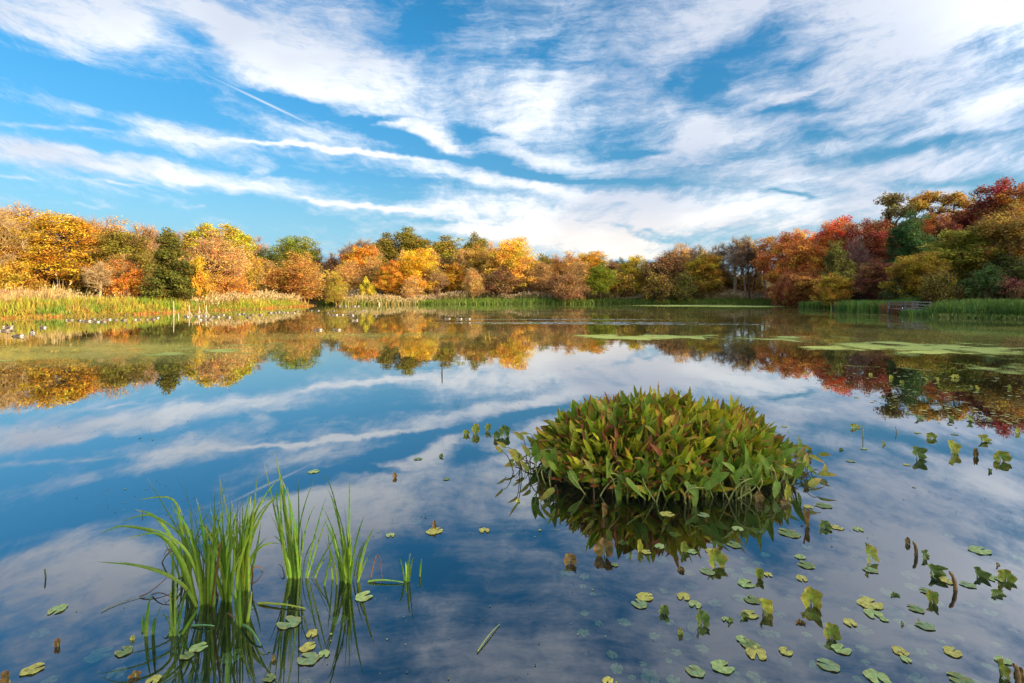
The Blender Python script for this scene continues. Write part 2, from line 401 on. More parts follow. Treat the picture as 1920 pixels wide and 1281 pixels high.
# ------------------------------------------------------------------ terrain
POND = np.array([(-60,26),(-52,12),(-30,3),(-12,.4),(8,.3),(22,2),(36,12),(44,26),(40.8,41.7),(38.4,45.2),(40.2,51),(43,58),(50.5,74),
                 (54,90),(52,97),(44,100),(35.6,105),(20,106.5),(0,104),(-16.8,101),(-30,98.5),(-37,98),(-38.5,92),(-34,87),(-34.5,78),(-34.2,68.6),(-37,58),(-37.2,50.5),(-41.7,41.7),(-50,33)], float)
def sdist(x, y):                        # >0 outside the pond
    x = np.asarray(x, float); y = np.asarray(y, float)
    d = np.full(x.shape, 1e9); ins = np.zeros(x.shape, bool)
    n = len(POND)
    for i in range(n):
        ax, ay = POND[i]; bx, by = POND[(i + 1) % n]
        ex, ey = bx - ax, by - ay
        tt = np.clip(((x - ax) * ex + (y - ay) * ey) / (ex * ex + ey * ey), 0, 1)
        d = np.minimum(d, np.hypot(x - ax - tt * ex, y - ay - tt * ey))
        c = ((ay > y) != (by > y)) & (x < ex * (y - ay) / (ey + 1e-12) + ax)
        ins ^= c
    return np.where(ins, -d, d)
def wob(x, y):
    return .5 * np.sin(x * .9 + 1.3 * np.sin(y * .5)) * np.cos(y * .7 + x * .2) + .3 * np.sin(x * 2.3 + y * 1.7)
def smst(v, a, b):
    q = np.clip((v - a) / (b - a), 0, 1); return q * q * (3 - 2 * q)
def terrain(x, y):
    d = sdist(x, y) + .35 * wob(x, y)
    z = np.where(d < 0, -.7 * smst(-d, 0, 3.5), .35 * smst(d, 0, 1.6) + .03 * np.clip(d - 2, 0, 50))
    z = z + 5.0 * smst(np.asarray(x, float), 52, 90) * smst(d, 4, 25)
    far = np.hypot(x, y)
    return z + 0.5 * smst(far, 150, 300) * wob(np.asarray(x) * .05, np.asarray(y) * .05)
gx = np.concatenate([np.linspace(-900, -130, 18), np.linspace(-120, 120, 241), np.linspace(130, 900, 18)])
gy = np.concatenate([np.linspace(-300, -42, 12), np.linspace(-40, 160, 201), np.linspace(170, 1500, 24)])
GX, GY = np.meshgrid(gx, gy)
GZ = terrain(GX.ravel(), GY.ravel())
nx, ny = len(gx), len(gy)
ii = (np.arange(ny - 1)[:, None] * nx + np.arange(nx - 1)[None]).ravel()
me = mesh_np('ground', np.c_[GX.ravel(), GY.ravel(), GZ], np.c_[ii, ii + 1, ii + 1 + nx, ii + nx], M_SOIL, smooth=True)
tag(obj('ground', me), 'brown earth banks and leaf littered ground around the pond', 'ground', kind='structure')
me = mesh_np('water', [(-75, -6, 0), (75, -6, 0), (75, 125, 0), (-75, 125, 0)], np.array([[0, 1, 2, 3]]), M_WATER)
tag(obj('water', me), 'still reflective pond water', 'water', kind='structure')

# reddish eroded bank at the far left
hx = np.linspace(0, 1, 30); hyy = np.linspace(0, 1, 14)
HX, HYY = np.meshgrid(hx, hyy)
bx = -54.5 + HX * 6.0; by = 50.5 + HYY * 6 + HX * 1.0
hz = 1.75 * smst(HX, 1.0, .45) * (smst(HYY, 0, .25) - .3 * smst(HYY, .6, 1)) + .12 * np.sin(HX * 23 + HYY * 9) * np.sin(HYY * 14)
hz = hz + terrain(bx.ravel(), by.ravel()).reshape(bx.shape) - .1
ii = (np.arange(13)[:, None] * 30 + np.arange(29)[None]).ravel()
me = mesh_np('earth_bank', np.c_[bx.ravel(), by.ravel(), hz.ravel()], np.c_[ii, ii + 1, ii + 31, ii + 30], M_EARTH, smooth=True)
tag(obj('hill', me), 'bare reddish eroded earth bank behind the bright grass', 'earth bank', kind='structure')

# ------------------------------------------------------------------ duckweed
def vnoise(x, y, seed):
    r = np.random.default_rng(seed); G = r.random((64, 64))
    xi = np.floor(x).astype(int); yi = np.floor(y).astype(int); fx = x - xi; fy = y - yi
    fx = fx * fx * (3 - 2 * fx); fy = fy * fy * (3 - 2 * fy)
    g = lambda a, b: G[a % 64, b % 64]
    return (g(xi, yi) * (1 - fx) + g(xi + 1, yi) * fx) * (1 - fy) + (g(xi, yi + 1) * (1 - fx) + g(xi + 1, yi + 1) * fx) * fy
def fbm(x, y, seed, o=4):
    s = 0; a = .5; n = 0
    for k in range(o): s = s + a * vnoise(x * 2 ** k, y * 2 ** k, seed + k); n += a; a *= .55
    return s / n
def duck(x0, x1, y0, y1, sx, sy, blobs, base, nsx, nsy, seed, thr=.5):
    nsx, nsy = nsx * .8, nsy * .8
    xs = np.arange(x0, x1, sx); ys = np.arange(y0, y1, sy)
    A, B = np.meshgrid(xs, ys)
    dn = np.full(A.shape, base)
    for (cx, cy, rx, ry, an, w) in blobs:
        ca, sa = math.cos(R(an)), math.sin(R(an))
        p = ((A - cx) * ca + (B - cy) * sa) / rx; q = (-(A - cx) * sa + (B - cy) * ca) / ry
        dn = dn + w * np.exp(-(p * p + q * q) ** 1.5)
    wx = A + 3 * fbm(A * .2, B * .3, seed + 20); wy = B + 3 * fbm(A * .15, B * .3, seed + 40)
    dn = dn + 1.5 * (fbm(wx * nsx, wy * nsy, seed) - .5)
    n1, n2 = len(xs), len(ys)
    i = (np.arange(n2 - 1)[:, None] * n1 + np.arange(n1 - 1)[None]).ravel()
    f = np.c_[i, i + 1, i + 1 + n1, i + n1]
    dv = dn.ravel(); inn = sdist(A.ravel(), B.ravel()) < 0
    keep = (dv[f].max(1) > thr) & inn[f].all(1)
    f = f[keep]; used = np.unique(f); mp = np.full(len(dv), -1); mp[used] = np.arange(len(used))
    return np.c_[A.ravel(), B.ravel(), np.full(A.size, .004)][used], mp[f], (dv[used] - thr) + .3
def W2(px, py): p = W(px, py); return p[0], p[1]
def eb(px, py, rxp, ryp, an, w):         # patch from its outline in the photo -> metres
    p = W(px, py); D = p[1]
    return (p[0], p[1], rxp / F * D, ryp / F * D * D / HC, an, w)
v, f, dn = duck(-32, 0, 13, 40, .09, .22, [eb(170,668,260,19,0,.42), eb(420,655,170,11,0,.32), eb(760,628,170,6,0,.36), eb(560,640,140,9,0,.3)], -.05, 1.0, 1.4, 3, .42)
me = mesh_np('duckweed', v, f, M_DUCK, {'dens': dn})
tag(obj('duckweed', me), 'pale green duckweed film on the left part of the pond', 'duckweed', kind='stuff')
v, f, dn = duck(2, 42, 10, 44, .12, .2, [eb(1180,631,160,6,0,.46), eb(1330,633,200,6,0,.5), eb(1600,648,220,14,0,.48), eb(1780,655,240,24,0,.5), eb(1700,690,200,14,0,.25), eb(1900,690,160,14,0,.3), eb(1500,630,150,5,0,.3), eb(1850,620,150,4,0,.3)], -.10, 1.1, 1.2, 11, .38)
me = mesh_np('duckweed', v, f, M_DUCK, {'dens': dn})
tag(obj('duckweed', me), 'mottled green duckweed mats on the right side of the pond', 'duckweed', kind='stuff')
v, f, dn = duck(-30, 50, 80, 106, .4, .4, [eb(1380,574,150,2.5,0,.8), eb(1560,590,120,2,0,.3), eb(900,572.5,300,1.3,0,.45), eb(1150,573,200,1.5,0,.4)], -.05, .1, .2, 17, .4)
me = mesh_np('duckweed', v, f, M_DUCK, {'dens': dn})
tag(obj('duckweed', me), 'bright green duckweed strip along the far shore', 'duckweed', kind='stuff')
v, f, dn = duck(33, 46, 44, 70, .2, .3, [eb(1840,604,120,1.8,0,.6), eb(1620,590,100,1.5,0,.5)], -.05, .3, .5, 23, .42)
me = mesh_np('duckweed', v, f, M_DUCK, {'dens': dn})
tag(obj('duckweed', me), 'thin duckweed line in front of the right bank reeds', 'duckweed', kind='stuff')

# ------------------------------------------------------------------ grass and reeds
def blades(pos, h, lean, width, col, name, label, cat, plume=None, tipcol=None):
    """pos (n,3); h (n,); lean (n,2) tip offset in metres; width; col (n,3)"""
    n = len(pos)
    th = rng.random(n) * math.pi
    wx = np.c_[np.cos(th), np.sin(th), np.zeros(n)] * (width * .5)[:, None]
    L = np.c_[lean, np.zeros(n)]
    up = np.c_[np.zeros((n, 2)), h]
    V = np.empty((n, 8, 3))
    for k, (a, wf) in enumerate([(0, 1.), (.38, .95), (.75, .7), (1., .12)]):
        c = pos + up * (a - .12 * a * a * np.linalg.norm(lean, axis=1)[:, None] / (h[:, None] + .01)) + L * a * a
        V[:, 2 * k] = c - wx * wf; V[:, 2 * k + 1] = c + wx * wf
    base = np.arange(n)[:, None] * 8
    Q = np.concatenate([base + np.array([[0, 1, 3, 2]]), base + np.array([[2, 3, 5, 4]]), base + np.array([[4, 5, 7, 6]])])
    C = np.repeat(col, 8, axis=0).reshape(n, 8, 3).copy()
    if tipcol is not None: C[:, 5:] = C[:, 5:] * .4 + np.asarray(tipcol) * .6
    A = Acc(); A.add(V.reshape(-1, 3), q=Q, c=C.reshape(-1, 3))
    if plume is not None:
        idx = np.nonzero(rng.random(n) < plume[0])[0]
        tops = pos[idx] + up[idx] * .97 + L[idx]
        for rep in range(4):
            m = len(idx); a = rng.random(m) * 6.28
            o = np.c_[np.cos(a), np.sin(a), np.zeros(m)] * .07
            b = tops + rng.normal(0, .06, (m, 3)) - np.array([0, 0, .05 * rep])
            tip = b + np.c_[rng.normal(.08, .08, m), rng.normal(0, .05, m), rng.uniform(-.05, .25, m)]
            vv = np.stack([b - o, b + np.array([0, 0, -.12]), b + o, tip], 1).reshape(-1, 3)
            qq = np.arange(m)[:, None] * 4 + np.array([[0, 1, 2, 3]])
            pc = np.asarray(plume[1]) * rng.uniform(.6, 1.3, (m, 1))
            A.add(vv, q=qq, c=np.repeat(pc, 4, axis=0))
    o = A.build(name, M_GRASS)
    return tag(o, label, cat, kind='stuff')

def along(poly, off, n, clump=.0):
    """random points beside a polyline; positive offsets to the left of its direction"""
    poly = np.asarray(poly, float); seg = np.diff(poly, axis=0); L = np.hypot(*seg.T)
    s = rng.choice(len(seg), n, p=L / L.sum()); tt = rng.random(n)
    d = seg[s] / L[s][:, None]; nrm = np.c_[-d[:, 1], d[:, 0]]
    o = rng.uniform(off[0], off[1], n)
    p = poly[s] + seg[s] * tt[:, None] + nrm * o[:, None] + rng.normal(0, .25, (n, 2))
    return p, (o - off[0]) / (off[1] - off[0])
def pal(p, cols, seed, sc=.35):
    cols = np.asarray(cols, float); k = fbm(p[:, 0] * sc + 100, p[:, 1] * sc + 100, seed, 3)
    k = np.clip((k - .3) / .4 + rng.normal(0, .16, len(p)), 0, .999) * (len(cols) - 1)
    i = k.astype(int); fr_ = (k - i)[:, None]
    c = cols[i] * (1 - fr_) + cols[i + 1] * fr_
    return c * rng.uniform(.7, 1.25, (len(p), 1))
def zt(p): return np.c_[p, np.maximum(terrain(p[:, 0], p[:, 1]), -.02)]

LB = [(-60,27),(-50,33),(-41.7,41.7),(-37.2,50.5),(-37,58),(-34.2,68.6),(-34.5,78),(-34,87),(-38.5,92)]
p, o = along(LB, (-.2, 7.5), 30000)
h = (0.3 + .95 * smst(o, 0, .4)) * rng.uniform(.45, 1.1, len(p)) * (.6 + .8 * fbm(p[:, 0] * .6 + 9, p[:, 1] * .6 + 5, 19, 3)) * (1.0 - .35 * smst(p[:, 1], 70, 85))
blades(zt(p), h, rng.normal(0, .16, (len(p), 2)), rng.uniform(.04, .09, len(p)),
       pal(p, [(.16,.22,.02),(.24,.30,.02),(.36,.36,.03),(.42,.33,.04),(.38,.18,.04),(.20,.28,.03)], 5), 'grass',
       'bright yellow green bank grass along the left shore', 'grass')
p, o = along(LB, (-.5, .6), 5000)
blades(zt(p), rng.uniform(.08, .3, len(p)), rng.normal(0, .1, (len(p), 2)), rng.uniform(.05, .12, len(p)),
       pal(p, [(.40,.14,.03),(.48,.22,.04),(.30,.2,.03)], 6), 'grass', 'low rusty orange plants fringing the left waterline', 'grass')
p, o = along(LB[1:], (7, 15), 15000)
h = rng.uniform(.6, 2.1, len(p)) * (.22 + 1.25 * fbm(p[:, 0] * .35 + 50, p[:, 1] * .35 + 50, 9, 3)) * np.where(rng.random(len(p)) < .04, 1.5, 1)
blades(zt(p), h, rng.normal(.05, .22, (len(p), 2)), rng.uniform(.03, .08, len(p)),
       pal(p, [(.52,.36,.13),(.44,.30,.09),(.56,.41,.16),(.32,.27,.05)], 15), 'reeds', 'dry straw coloured reeds behind the left bank grass', 'reeds',
       plume=(.10, (.58,.42,.2)))
p, o = along([(-40,62),(-40,72),(-40.5,82),(-40,90)], (-3, 7), 9000)
blades(zt(p), rng.uniform(1.0, 2.2, len(p)) * (.3 + .95 * fbm(p[:, 0] * .5 + 9, p[:, 1] * .4 + 5, 29, 3)), rng.normal(.1, .25, (len(p), 2)), rng.uniform(.04, .1, len(p)),
       pal(p, [(.2,.22,.04),(.36,.28,.08),(.45,.32,.14)], 25), 'reeds', 'tall plumed reeds at the tip of the left bank', 'reeds',
       plume=(.5, (.58,.42,.2)))
FS = [(52,97),(44,100),(35.6,105),(20,106.5),(0,104),(-16.8,101),(-30,98.5),(-37,98)]
FS = FS[::-1]
p, o = along(FS, (-.3, 4), 20000)
h = rng.uniform(.45, 1.0, len(p)) * (.5 + .8 * fbm(p[:, 0] * .2 + 70, p[:, 1] * .3, 31, 3))
blades(zt(p), h, rng.normal(0, .15, (len(p), 2)), rng.uniform(.06, .12, len(p)),
       pal(p, [(.07,.12,.015),(.10,.17,.02),(.16,.2,.03),(.12,.2,.02)], 35, .12), 'reeds', 'low dark green reeds along the far shore', 'reeds')
p, o = along(FS, (4, 10), 15000)
hh = (.0 + 1.35 * fbm(p[:, 0] * .12 + 20, p[:, 1] * .1 + 3, 41, 3))
blades(zt(p), rng.uniform(1.2, 2.3, len(p)) * hh * 1.15, rng.normal(.08, .2, (len(p), 2)), rng.uniform(.06, .11, len(p)),
       pal(p, [(.10,.12,.03),(.2,.17,.05),(.32,.25,.09)], 45, .15), 'reeds', 'pinkish plumed reeds behind the far shore reeds', 'reeds',
       plume=(.4, (.50,.36,.22)))
p, o = along([(-33,97),(-24,99.5),(-17.5,101)], (-.5, 4), 3500)
blades(zt(p), rng.uniform(.6, 1.7, len(p)) * (.3 + .9 * fbm(p[:, 0] * .6 + 9, p[:, 1] * .4 + 5, 39, 3)), rng.normal(.08, .2, (len(p), 2)), rng.uniform(.05, .1, len(p)),
       pal(p, [(.15,.2,.03),(.35,.3,.06),(.5,.33,.12)], 55), 'reeds', 'golden green reed clump across the inlet mouth', 'reeds', plume=(.25, (.56,.40,.2)))
def reedbed(c0, c1, off, n, hr, cols, label, seed, w=(.03, .07), mid=()):
    p, o = along([c0, *mid, c1], off, n)
    z = np.maximum(terrain(p[:, 0], p[:, 1]), -.05)
    blades(np.c_[p, z], rng.uniform(*hr, n), rng.normal(0, .15, (n, 2)), rng.uniform(*w, n), pal(p, cols, seed, .5), 'reeds', label, 'reeds')
GR = [(.07,.14,.025),(.11,.2,.03),(.17,.25,.04),(.09,.2,.06)]
reedbed((43, 74.5), (47.8, 75.5), (-1.5, 1.5), 3000, (.6, 1.15), GR, 'small island of green reeds before the rust trees', 61, (.05, .09))
reedbed((39.0, 60), (41.8, 54.5), (-2, 4), 5500, (.8, 1.5), GR, 'green reed bed left of the wooden platform', 62)
reedbed((38.6, 53.0), (40.2, 51.6), (0, 3), 1500, (.9, 1.3), [(.16,.08,.03),(.22,.1,.04),(.12,.1,.03)], 'brown dying reeds just left of the platform', 63)
reedbed((37.6, 46.0), (46, 26), (-.3, 4.5), 17000, (.75, 1.35), GR + [(.12,.2,.03)], 'tall green reeds along the right bank', 64, mid=((38.6, 45), (41.2, 41)))
reedbed((37.6, 45.2), (44.5, 28), (-.8, .3), 3500, (.15, .5), [(.10,.16,.03),(.2,.24,.05),(.14,.16,.04)], 'low leafy plants at the right waterline', 65, (.06, .12), mid=((40.6, 41.6),))
reedbed((36.9, 48.0), (39.3, 47.6), (-.4, .4), 900, (.3, .75), GR, 'short reeds in the water under the wooden platform', 66, (.04, .08))
# undergrowth under the trees
p, o = along([(-70,60),(-55,75),(-48,90),(-46,108),(-20,115),(10,118),(40,115),(60,104),(62,85),(54,72),(49,60),(52,50),(64,42)], (-2.5, 5), 30000)
blades(zt(p), rng.uniform(.5, 2.4, len(p)) , rng.normal(0, .5, (len(p), 2)), rng.uniform(.12, .32, len(p)),
       pal(p, [(.05,.055,.02),(.12,.09,.03),(.2,.12,.05),(.14,.14,.03),(.16,.07,.04)], 75, .2), 'undergrowth', 'tangled brown and olive undergrowth beneath the trees', 'undergrowth')

# ------------------------------------------------------------------ trees
def build_tree(seed, H, lobes, ncl, lpc, ls, clr, tr=.22, twigs=0, twl=1.0, stems=1, tw_w=.02, lean=0.0, droop=0.0, fork=.25):
    """returns (trunk mesh, crown mesh). lobes: (cx,cy,cz,rx,ry,rz,weight)"""
    r = np.random.default_rng(seed)
    lob = np.array(lobes, float); wts = lob[:, 6] / lob[:, 6].sum()
    k = r.choice(len(lob), ncl, p=wts)
    dirs = r.normal(0, 1, (ncl, 3)); dirs /= np.linalg.norm(dirs, axis=1)[:, None]
    rad = r.random(ncl) ** .42
    C = lob[k, :3] + dirs * rad[:, None] * lob[k, 3:6]
    C = C[C[:, 2] > .04 * H]; 
    # skeleton
    nodes = []; par = []
    for s in range(stems):
        a = s / stems * 6.28 + r.random()
        n0 = len(nodes)
        ln = (.0 if stems == 1 else .10) * H
        top = (lob[:, 2].max()) * (.92 if stems == 1 else .7)
        m = 9
        w = np.cumsum(r.normal(0, .012 * H, (m, 2)), axis=0)
        for i in range(m):
            f_ = i / (m - 1)
            nodes.append(np.array([math.cos(a) * (ln * f_ + (.12 if stems > 1 else 0)) + w[i, 0] * f_ + lean * H * f_ , math.sin(a) * (ln * f_ + (.12 if stems > 1 else 0)) + w[i, 1] * f_, top * f_ - .15]))
            par.append(n0 + i - 1 if i else -1)
    order = np.argsort(np.hypot(C[:, 0] - lean * C[:, 2], C[:, 1]) + .3 * np.abs(C[:, 2] - fork * H))
    tips = []
    for j in order:
        c = C[j]; N = np.array(nodes)
        dv = c - N; dist = np.linalg.norm(dv, axis=1)
        ok = N[:, 2] > fork * H * .55
        cost = dist + np.where(dv[:, 2] < .12 * dist, 1.2 * dist, 0) + np.where(ok, 0, 50)
        b = int(np.argmin(cost)); a0 = nodes[b]
        mid = (a0 + c) * .5 + np.array([0, 0, -.06 * dist[b]]) + r.normal(0, .06 * dist[b], 3)
        nodes.append(mid); par.append(b); nodes.append(c); par.append(len(nodes) - 2); tips.append(len(nodes) - 1)
    N = np.array(nodes); cnt = np.zeros(len(N))
    for i in tips: cnt[i] += 1
    for i in range(len(N) - 1, -1, -1):
        if par[i] >= 0: cnt[par[i]] += cnt[i]
    mx_ = cnt.max()
    radii = np.clip(tr * (np.maximum(cnt, .6) / mx_) ** .5, .012, None)
    A = Acc()
    ch = np.array([i for i in range(len(N)) if par[i] >= 0]); pa = np.array([par[i] for i in ch])
    a_, b_ = N[pa], N[ch]; ra, rb = np.minimum(radii[pa], radii[ch] * 1.35), radii[ch]
    if stems >= 1:
        low = a_[:, 2] < .06 * H; ra = np.where(low, ra * 1.25, ra)
    dvv = b_ - a_; dvv /= np.linalg.norm(dvv, axis=1)[:, None] + 1e-9
    up = np.where(np.abs(dvv[:, 2:3]) < .8, np.array([[0, 0, 1.]]), np.array([[1., 0, 0]]))
    e1 = np.cross(dvv, up); e1 /= np.linalg.norm(e1, axis=1)[:, None]; e2 = np.cross(dvv, e1)
    ns = 5; th = np.arange(ns) / ns * 6.283
    ring = lambda c, q: c[:, None] + q[:, None, None] * (np.cos(th)[None, :, None] * e1[:, None] + np.sin(th)[None, :, None] * e2[:, None])
    V = np.concatenate([ring(a_ - dvv * .3 * ra[:, None], ra), ring(b_, rb)], axis=1).reshape(-1, 3)
    base = np.arange(len(ch))[:, None] * (2 * ns)
    Q = np.concatenate([base + np.array([[j, (j + 1) % ns, ns + (j + 1) % ns, ns + j]]) for j in range(ns)])
    tv = [V]; tq = [Q]; nn = len(V)
    tint_all = []; hue_all = []
    cv = []; cq = []; cn = 0
    if twigs:
        T = N[tips]; m = len(T) * twigs
        s = np.repeat(T, twigs, axis=0)
        rootw = N[[par[i] for i in tips]]; dr = T - rootw; dr /= np.linalg.norm(dr, axis=1)[:, None] + 1e-9
        dd = np.repeat(dr, twigs, axis=0) * .8 + r.normal(0, .55, (m, 3)) + np.array([0, 0, .45 - droop])
        dd /= np.linalg.norm(dd, axis=1)[:, None]
        ln_ = r.uniform(.5, 1.3, m) * twl
        s = s - np.repeat(dr, twigs, axis=0) * (r.random(m) * .9 * twl)[:, None]
        sd_ = np.cross(dd, r.normal(0, 1, (m, 3))); sd_ /= np.linalg.norm(sd_, axis=1)[:, None]
        e = s + dd * ln_[:, None] + np.array([0, 0, -droop]) * (ln_ ** 2)[:, None]; md = s + dd * (ln_ * .5)[:, None] + r.normal(0, .05, (m, 3))
        w1 = tw_w * .5
        vv = np.stack([s - sd_ * w1, s + sd_ * w1, md - sd_ * w1 * .7, md + sd_ * w1 * .7, e - sd_ * w1 * .2, e + sd_ * w1 * .2], 1).reshape(-1, 3)
        bb = np.arange(m)[:, None] * 6
        tv.append(vv); tq.append(np.concatenate([bb + np.array([[0, 1, 3, 2]]), bb + np.array([[2, 3, 5, 4]])]) + nn); nn += len(vv)
    trunk = mesh_np('trunk', np.vstack(tv), np.vstack(tq), M_BARK, smooth=False)
    crown = None
    if lpc:
        T = C; ct = r.random(len(T)); chh = r.random(len(T))
        lpc = lpc * 1.3; ls = ls * .86
        idx = np.repeat(np.arange(len(T)), int(lpc))
        n_ = len(idx)
        g_ = r.normal(0, 1, (n_, 3)); g_ /= np.linalg.norm(g_, axis=1)[:, None]
        rr = r.random(n_) ** .5
        pp = T[idx] + g_ * (rr * clr)[:, None] * np.array([1, 1, .92]) + np.array([0, 0, -droop * .6]) * (rr ** 2)[:, None]
        # leaf plane roughly tangent to clump, random
        nrm = g_ * .35 + r.normal(0, .75, (n_, 3)) + np.array([0, 0, .1]); nrm /= np.linalg.norm(nrm, axis=1)[:, None]
        e1 = np.cross(nrm, r.normal(0, 1, (n_, 3))); e1 /= np.linalg.norm(e1, axis=1)[:, None]; e2 = np.cross(nrm, e1)
        s = ls * r.uniform(.55, 1.25, n_)
        V = np.stack([pp + e1 * s[:, None] * .62, pp + e2 * s[:, None] * .40, pp - e1 * s[:, None] * .62, pp - e2 * s[:, None] * .40 + nrm * (s * .12)[:, None]], 1).reshape(-1, 3)
        Q = np.arange(n_)[:, None] * 4 + np.array([[0, 1, 2, 3]])
        tint = np.clip(ct[idx] * .55 + r.random(n_) * .45, 0, 1); hue = np.clip(chh[idx] * .7 + r.random(n_) * .3, 0, 1)
        crown = mesh_np('crown', V, Q, M_LEAF, {'tint': np.repeat(tint, 4), 'hue': np.repeat(hue, 4)})
    return trunk, crown

PROTO = {}
def proto(name, width, height, *a, **k):
    tm, cm = build_tree(*a, **k)
    pts = []
    for m_ in (cm if (cm is not None and not k.get('twigs', 0) > 25) else tm,):
        c_ = np.empty(len(m_.vertices) * 3, np.float32); m_.vertices.foreach_get('co', c_); pts.append(c_.reshape(-1, 3))
    p_ = np.vstack(pts); cx = np.median(p_[:, 0])
    PROTO[name] = (2 * np.percentile(np.hypot(p_[:, 0] - cx, p_[:, 1]), 93), np.percentile(p_[:, 2], 99.5), (tm, cm))
def rl(seed, n, R_, z0, z1, rr, zr):     # random lobes inside an egg
    r = np.random.default_rng(seed); L = []
    for i in range(n):
        f = (i + .5) / n; z = z0 + (z1 - z0) * f
        w = math.sin(math.pi * min(.97, .18 + .78 * f)) ** .7
        a = r.random() * 6.28 + i * 2.4; q = R_ * w * r.uniform(.25, .62)
        L.append((math.cos(a) * q, math.sin(a) * q, z, rr * r.uniform(.75, 1.2), rr * r.uniform(.75, 1.2), zr * r.uniform(.8, 1.2), 1))
    L.append((0, 0, z0 + (z1 - z0) * .5, R_ * .72, R_ * .72, (z1 - z0) * .46, n * .55))
    return L
# (name, overall width, height, seed, H, lobes, clusters, leaves per cluster, leaf size, clump radius ...)
proto('roundA', 9.4, 14, 1, 14, rl(1, 10, 4.2, 3.2, 12.2, 2.1, 1.7), 320, 84, .19, .78, tr=.3, twigs=6, twl=1.1)
proto('roundB', 9.4, 14, 2, 14, rl(2, 12, 4.2, 2.6, 12.4, 1.9, 1.5), 320, 68, .22, .75, tr=.28, twigs=6, twl=1.1)
proto('roundC', 9.2, 14, 3, 14, rl(3, 9, 4.0, 3.5, 12.0, 2.3, 1.8), 280, 66, .23, .82, tr=.28, twigs=8, twl=1.2)
proto('tallA', 8.4, 18, 4, 18, rl(4, 14, 3.8, 3.5, 16.4, 1.6, 1.5), 330, 62, .25, .82, tr=.34, fork=.3, twigs=3)
proto('tallB', 8.4, 18, 5, 18, rl(5, 12, 3.8, 5.5, 16.4, 1.6, 1.4), 280, 52, .29, .85, tr=.34, fork=.35)
proto('cone', 8.0, 11, 6, 11, [(0,0,2.0,3.4,3.4,1.4,3),(0,0,3.8,2.9,2.9,1.4,2.6),(0,0,5.5,2.2,2.2,1.5,2),(0,0,7.2,1.6,1.6,1.3,1.3),(0,0,8.9,1.0,1.0,1.2,.8),(.1,0,10.2,.4,.4,.6,.3)], 260, 52, .26, .62, tr=.25, fork=.12)
proto('bareA', 8.5, 14, 7, 14, rl(7, 10, 3.8, 4.5, 12.4, 2.0, 1.8), 210, 5, .22, .8, tr=.26, twigs=34, twl=1.35, tw_w=.045)
proto('bareB', 8.0, 14, 8, 14, rl(8, 10, 3.5, 4.5, 12.6, 1.8, 1.8), 190, 9, .22, .8, tr=.24, twigs=30, twl=1.4, stems=2, tw_w=.045)
proto('bareC', 6.5, 15, 9, 15, rl(9, 9, 2.8, 6.5, 13.6, 1.5, 1.6), 130, 2, .22, .8, tr=.24, twigs=20, twl=1.2, tw_w=.04, fork=.4)
proto('airyA', 9.0, 12, 10, 12, rl(10, 9, 4.0, 2.8, 10.4, 2.2, 1.7), 330, 26, .22, .85, tr=.2, twigs=16, twl=1.2, stems=4, tw_w=.04)
proto('airyB', 8.6, 12, 11, 12, rl(11, 10, 3.8, 2.2, 10.4, 2.0, 1.7), 320, 30, .22, .85, tr=.2, twigs=12, twl=1.2, stems=3, droop=.25, tw_w=.04)
proto('slimA', 4.6, 16, 12, 16, rl(12, 7, 1.8, 8.5, 14.8, 1.1, 1.3), 60, 20, .26, .7, tr=.17, twigs=16, twl=1.2, fork=.45, tw_w=.045)
proto('slimB', 5.0, 16, 13, 16, rl(13, 8, 2.0, 5.5, 14.6, 1.2, 1.5), 80, 26, .26, .75, tr=.17, twigs=12, twl=1.2, fork=.3, stems=2, tw_w=.045)
proto('shrubA', 6.2, 5, 14, 5, [(0,0,2,2.4,2.4,1.7,2),(1.2,.4,1.6,1.5,1.5,1.2,1),(-1.2,-.3,1.7,1.5,1.5,1.3,1),(.2,0,3.5,1.2,1.2,.9,.8)], 130, 50, .2, .55, tr=.1, stems=5, fork=.1)
proto('shrubB', 6.0, 5, 15, 5, [(0,0,1.8,2.3,2.3,1.5,2),(1.3,-.4,1.4,1.4,1.4,1.1,1),(-1.1,.5,2.3,1.3,1.3,1.3,1),(.5,0,3.3,1.1,1.1,1.0,.8)], 130, 24, .18, .6, tr=.1, twigs=14, twl=.8, stems=5, fork=.1, tw_w=.03)
proto('topsA', 9.5, 18, 16, 18, [(-2.8,0,12.5,1.5,1.5,.9,1),(-.9,.6,14.6,1.3,1.3,1.0,1),(1.2,-.3,16.3,1.6,1.6,1.0,1.2),(3.0,.4,14.2,1.3,1.3,.9,1),(.2,0,12.3,1.5,1.5,1,1),(-3.4,.2,10,1.2,1.2,.8,.6),(2.6,-.5,11,1.6,1.6,1,1),(-.5,0,9,2.2,2.2,1.2,1)], 170, 36, .27, .75, tr=.3, twigs=5, twl=1.0, fork=.35)
proto('topsB', 9.5, 18, 17, 18, [(-3.0,0,15.2,1.4,1.4,1.0,1),(-1.0,.5,16.1,1.5,1.5,.9,1),(1.5,-.4,16.5,1.5,1.5,.9,1.2),(3.4,.2,15.0,1.3,1.3,1.3,1.2),(.4,0,14.2,1.8,1.8,.9,.6),(-2.6,-.2,13.0,1.3,1.3,.7,.5),(2.2,.2,12.0,1.8,1.8,1.1,1)], 180, 40, .27, .75, tr=.3, twigs=5, twl=1.0, fork=.4)
proto('leanA', 10.5, 14, 18, 14, rl(18, 12, 4.6, 3.4, 12.4, 1.9, 1.5), 320, 85, .16, .75, tr=.42, twigs=10, twl=1.2, lean=.12, fork=.14)

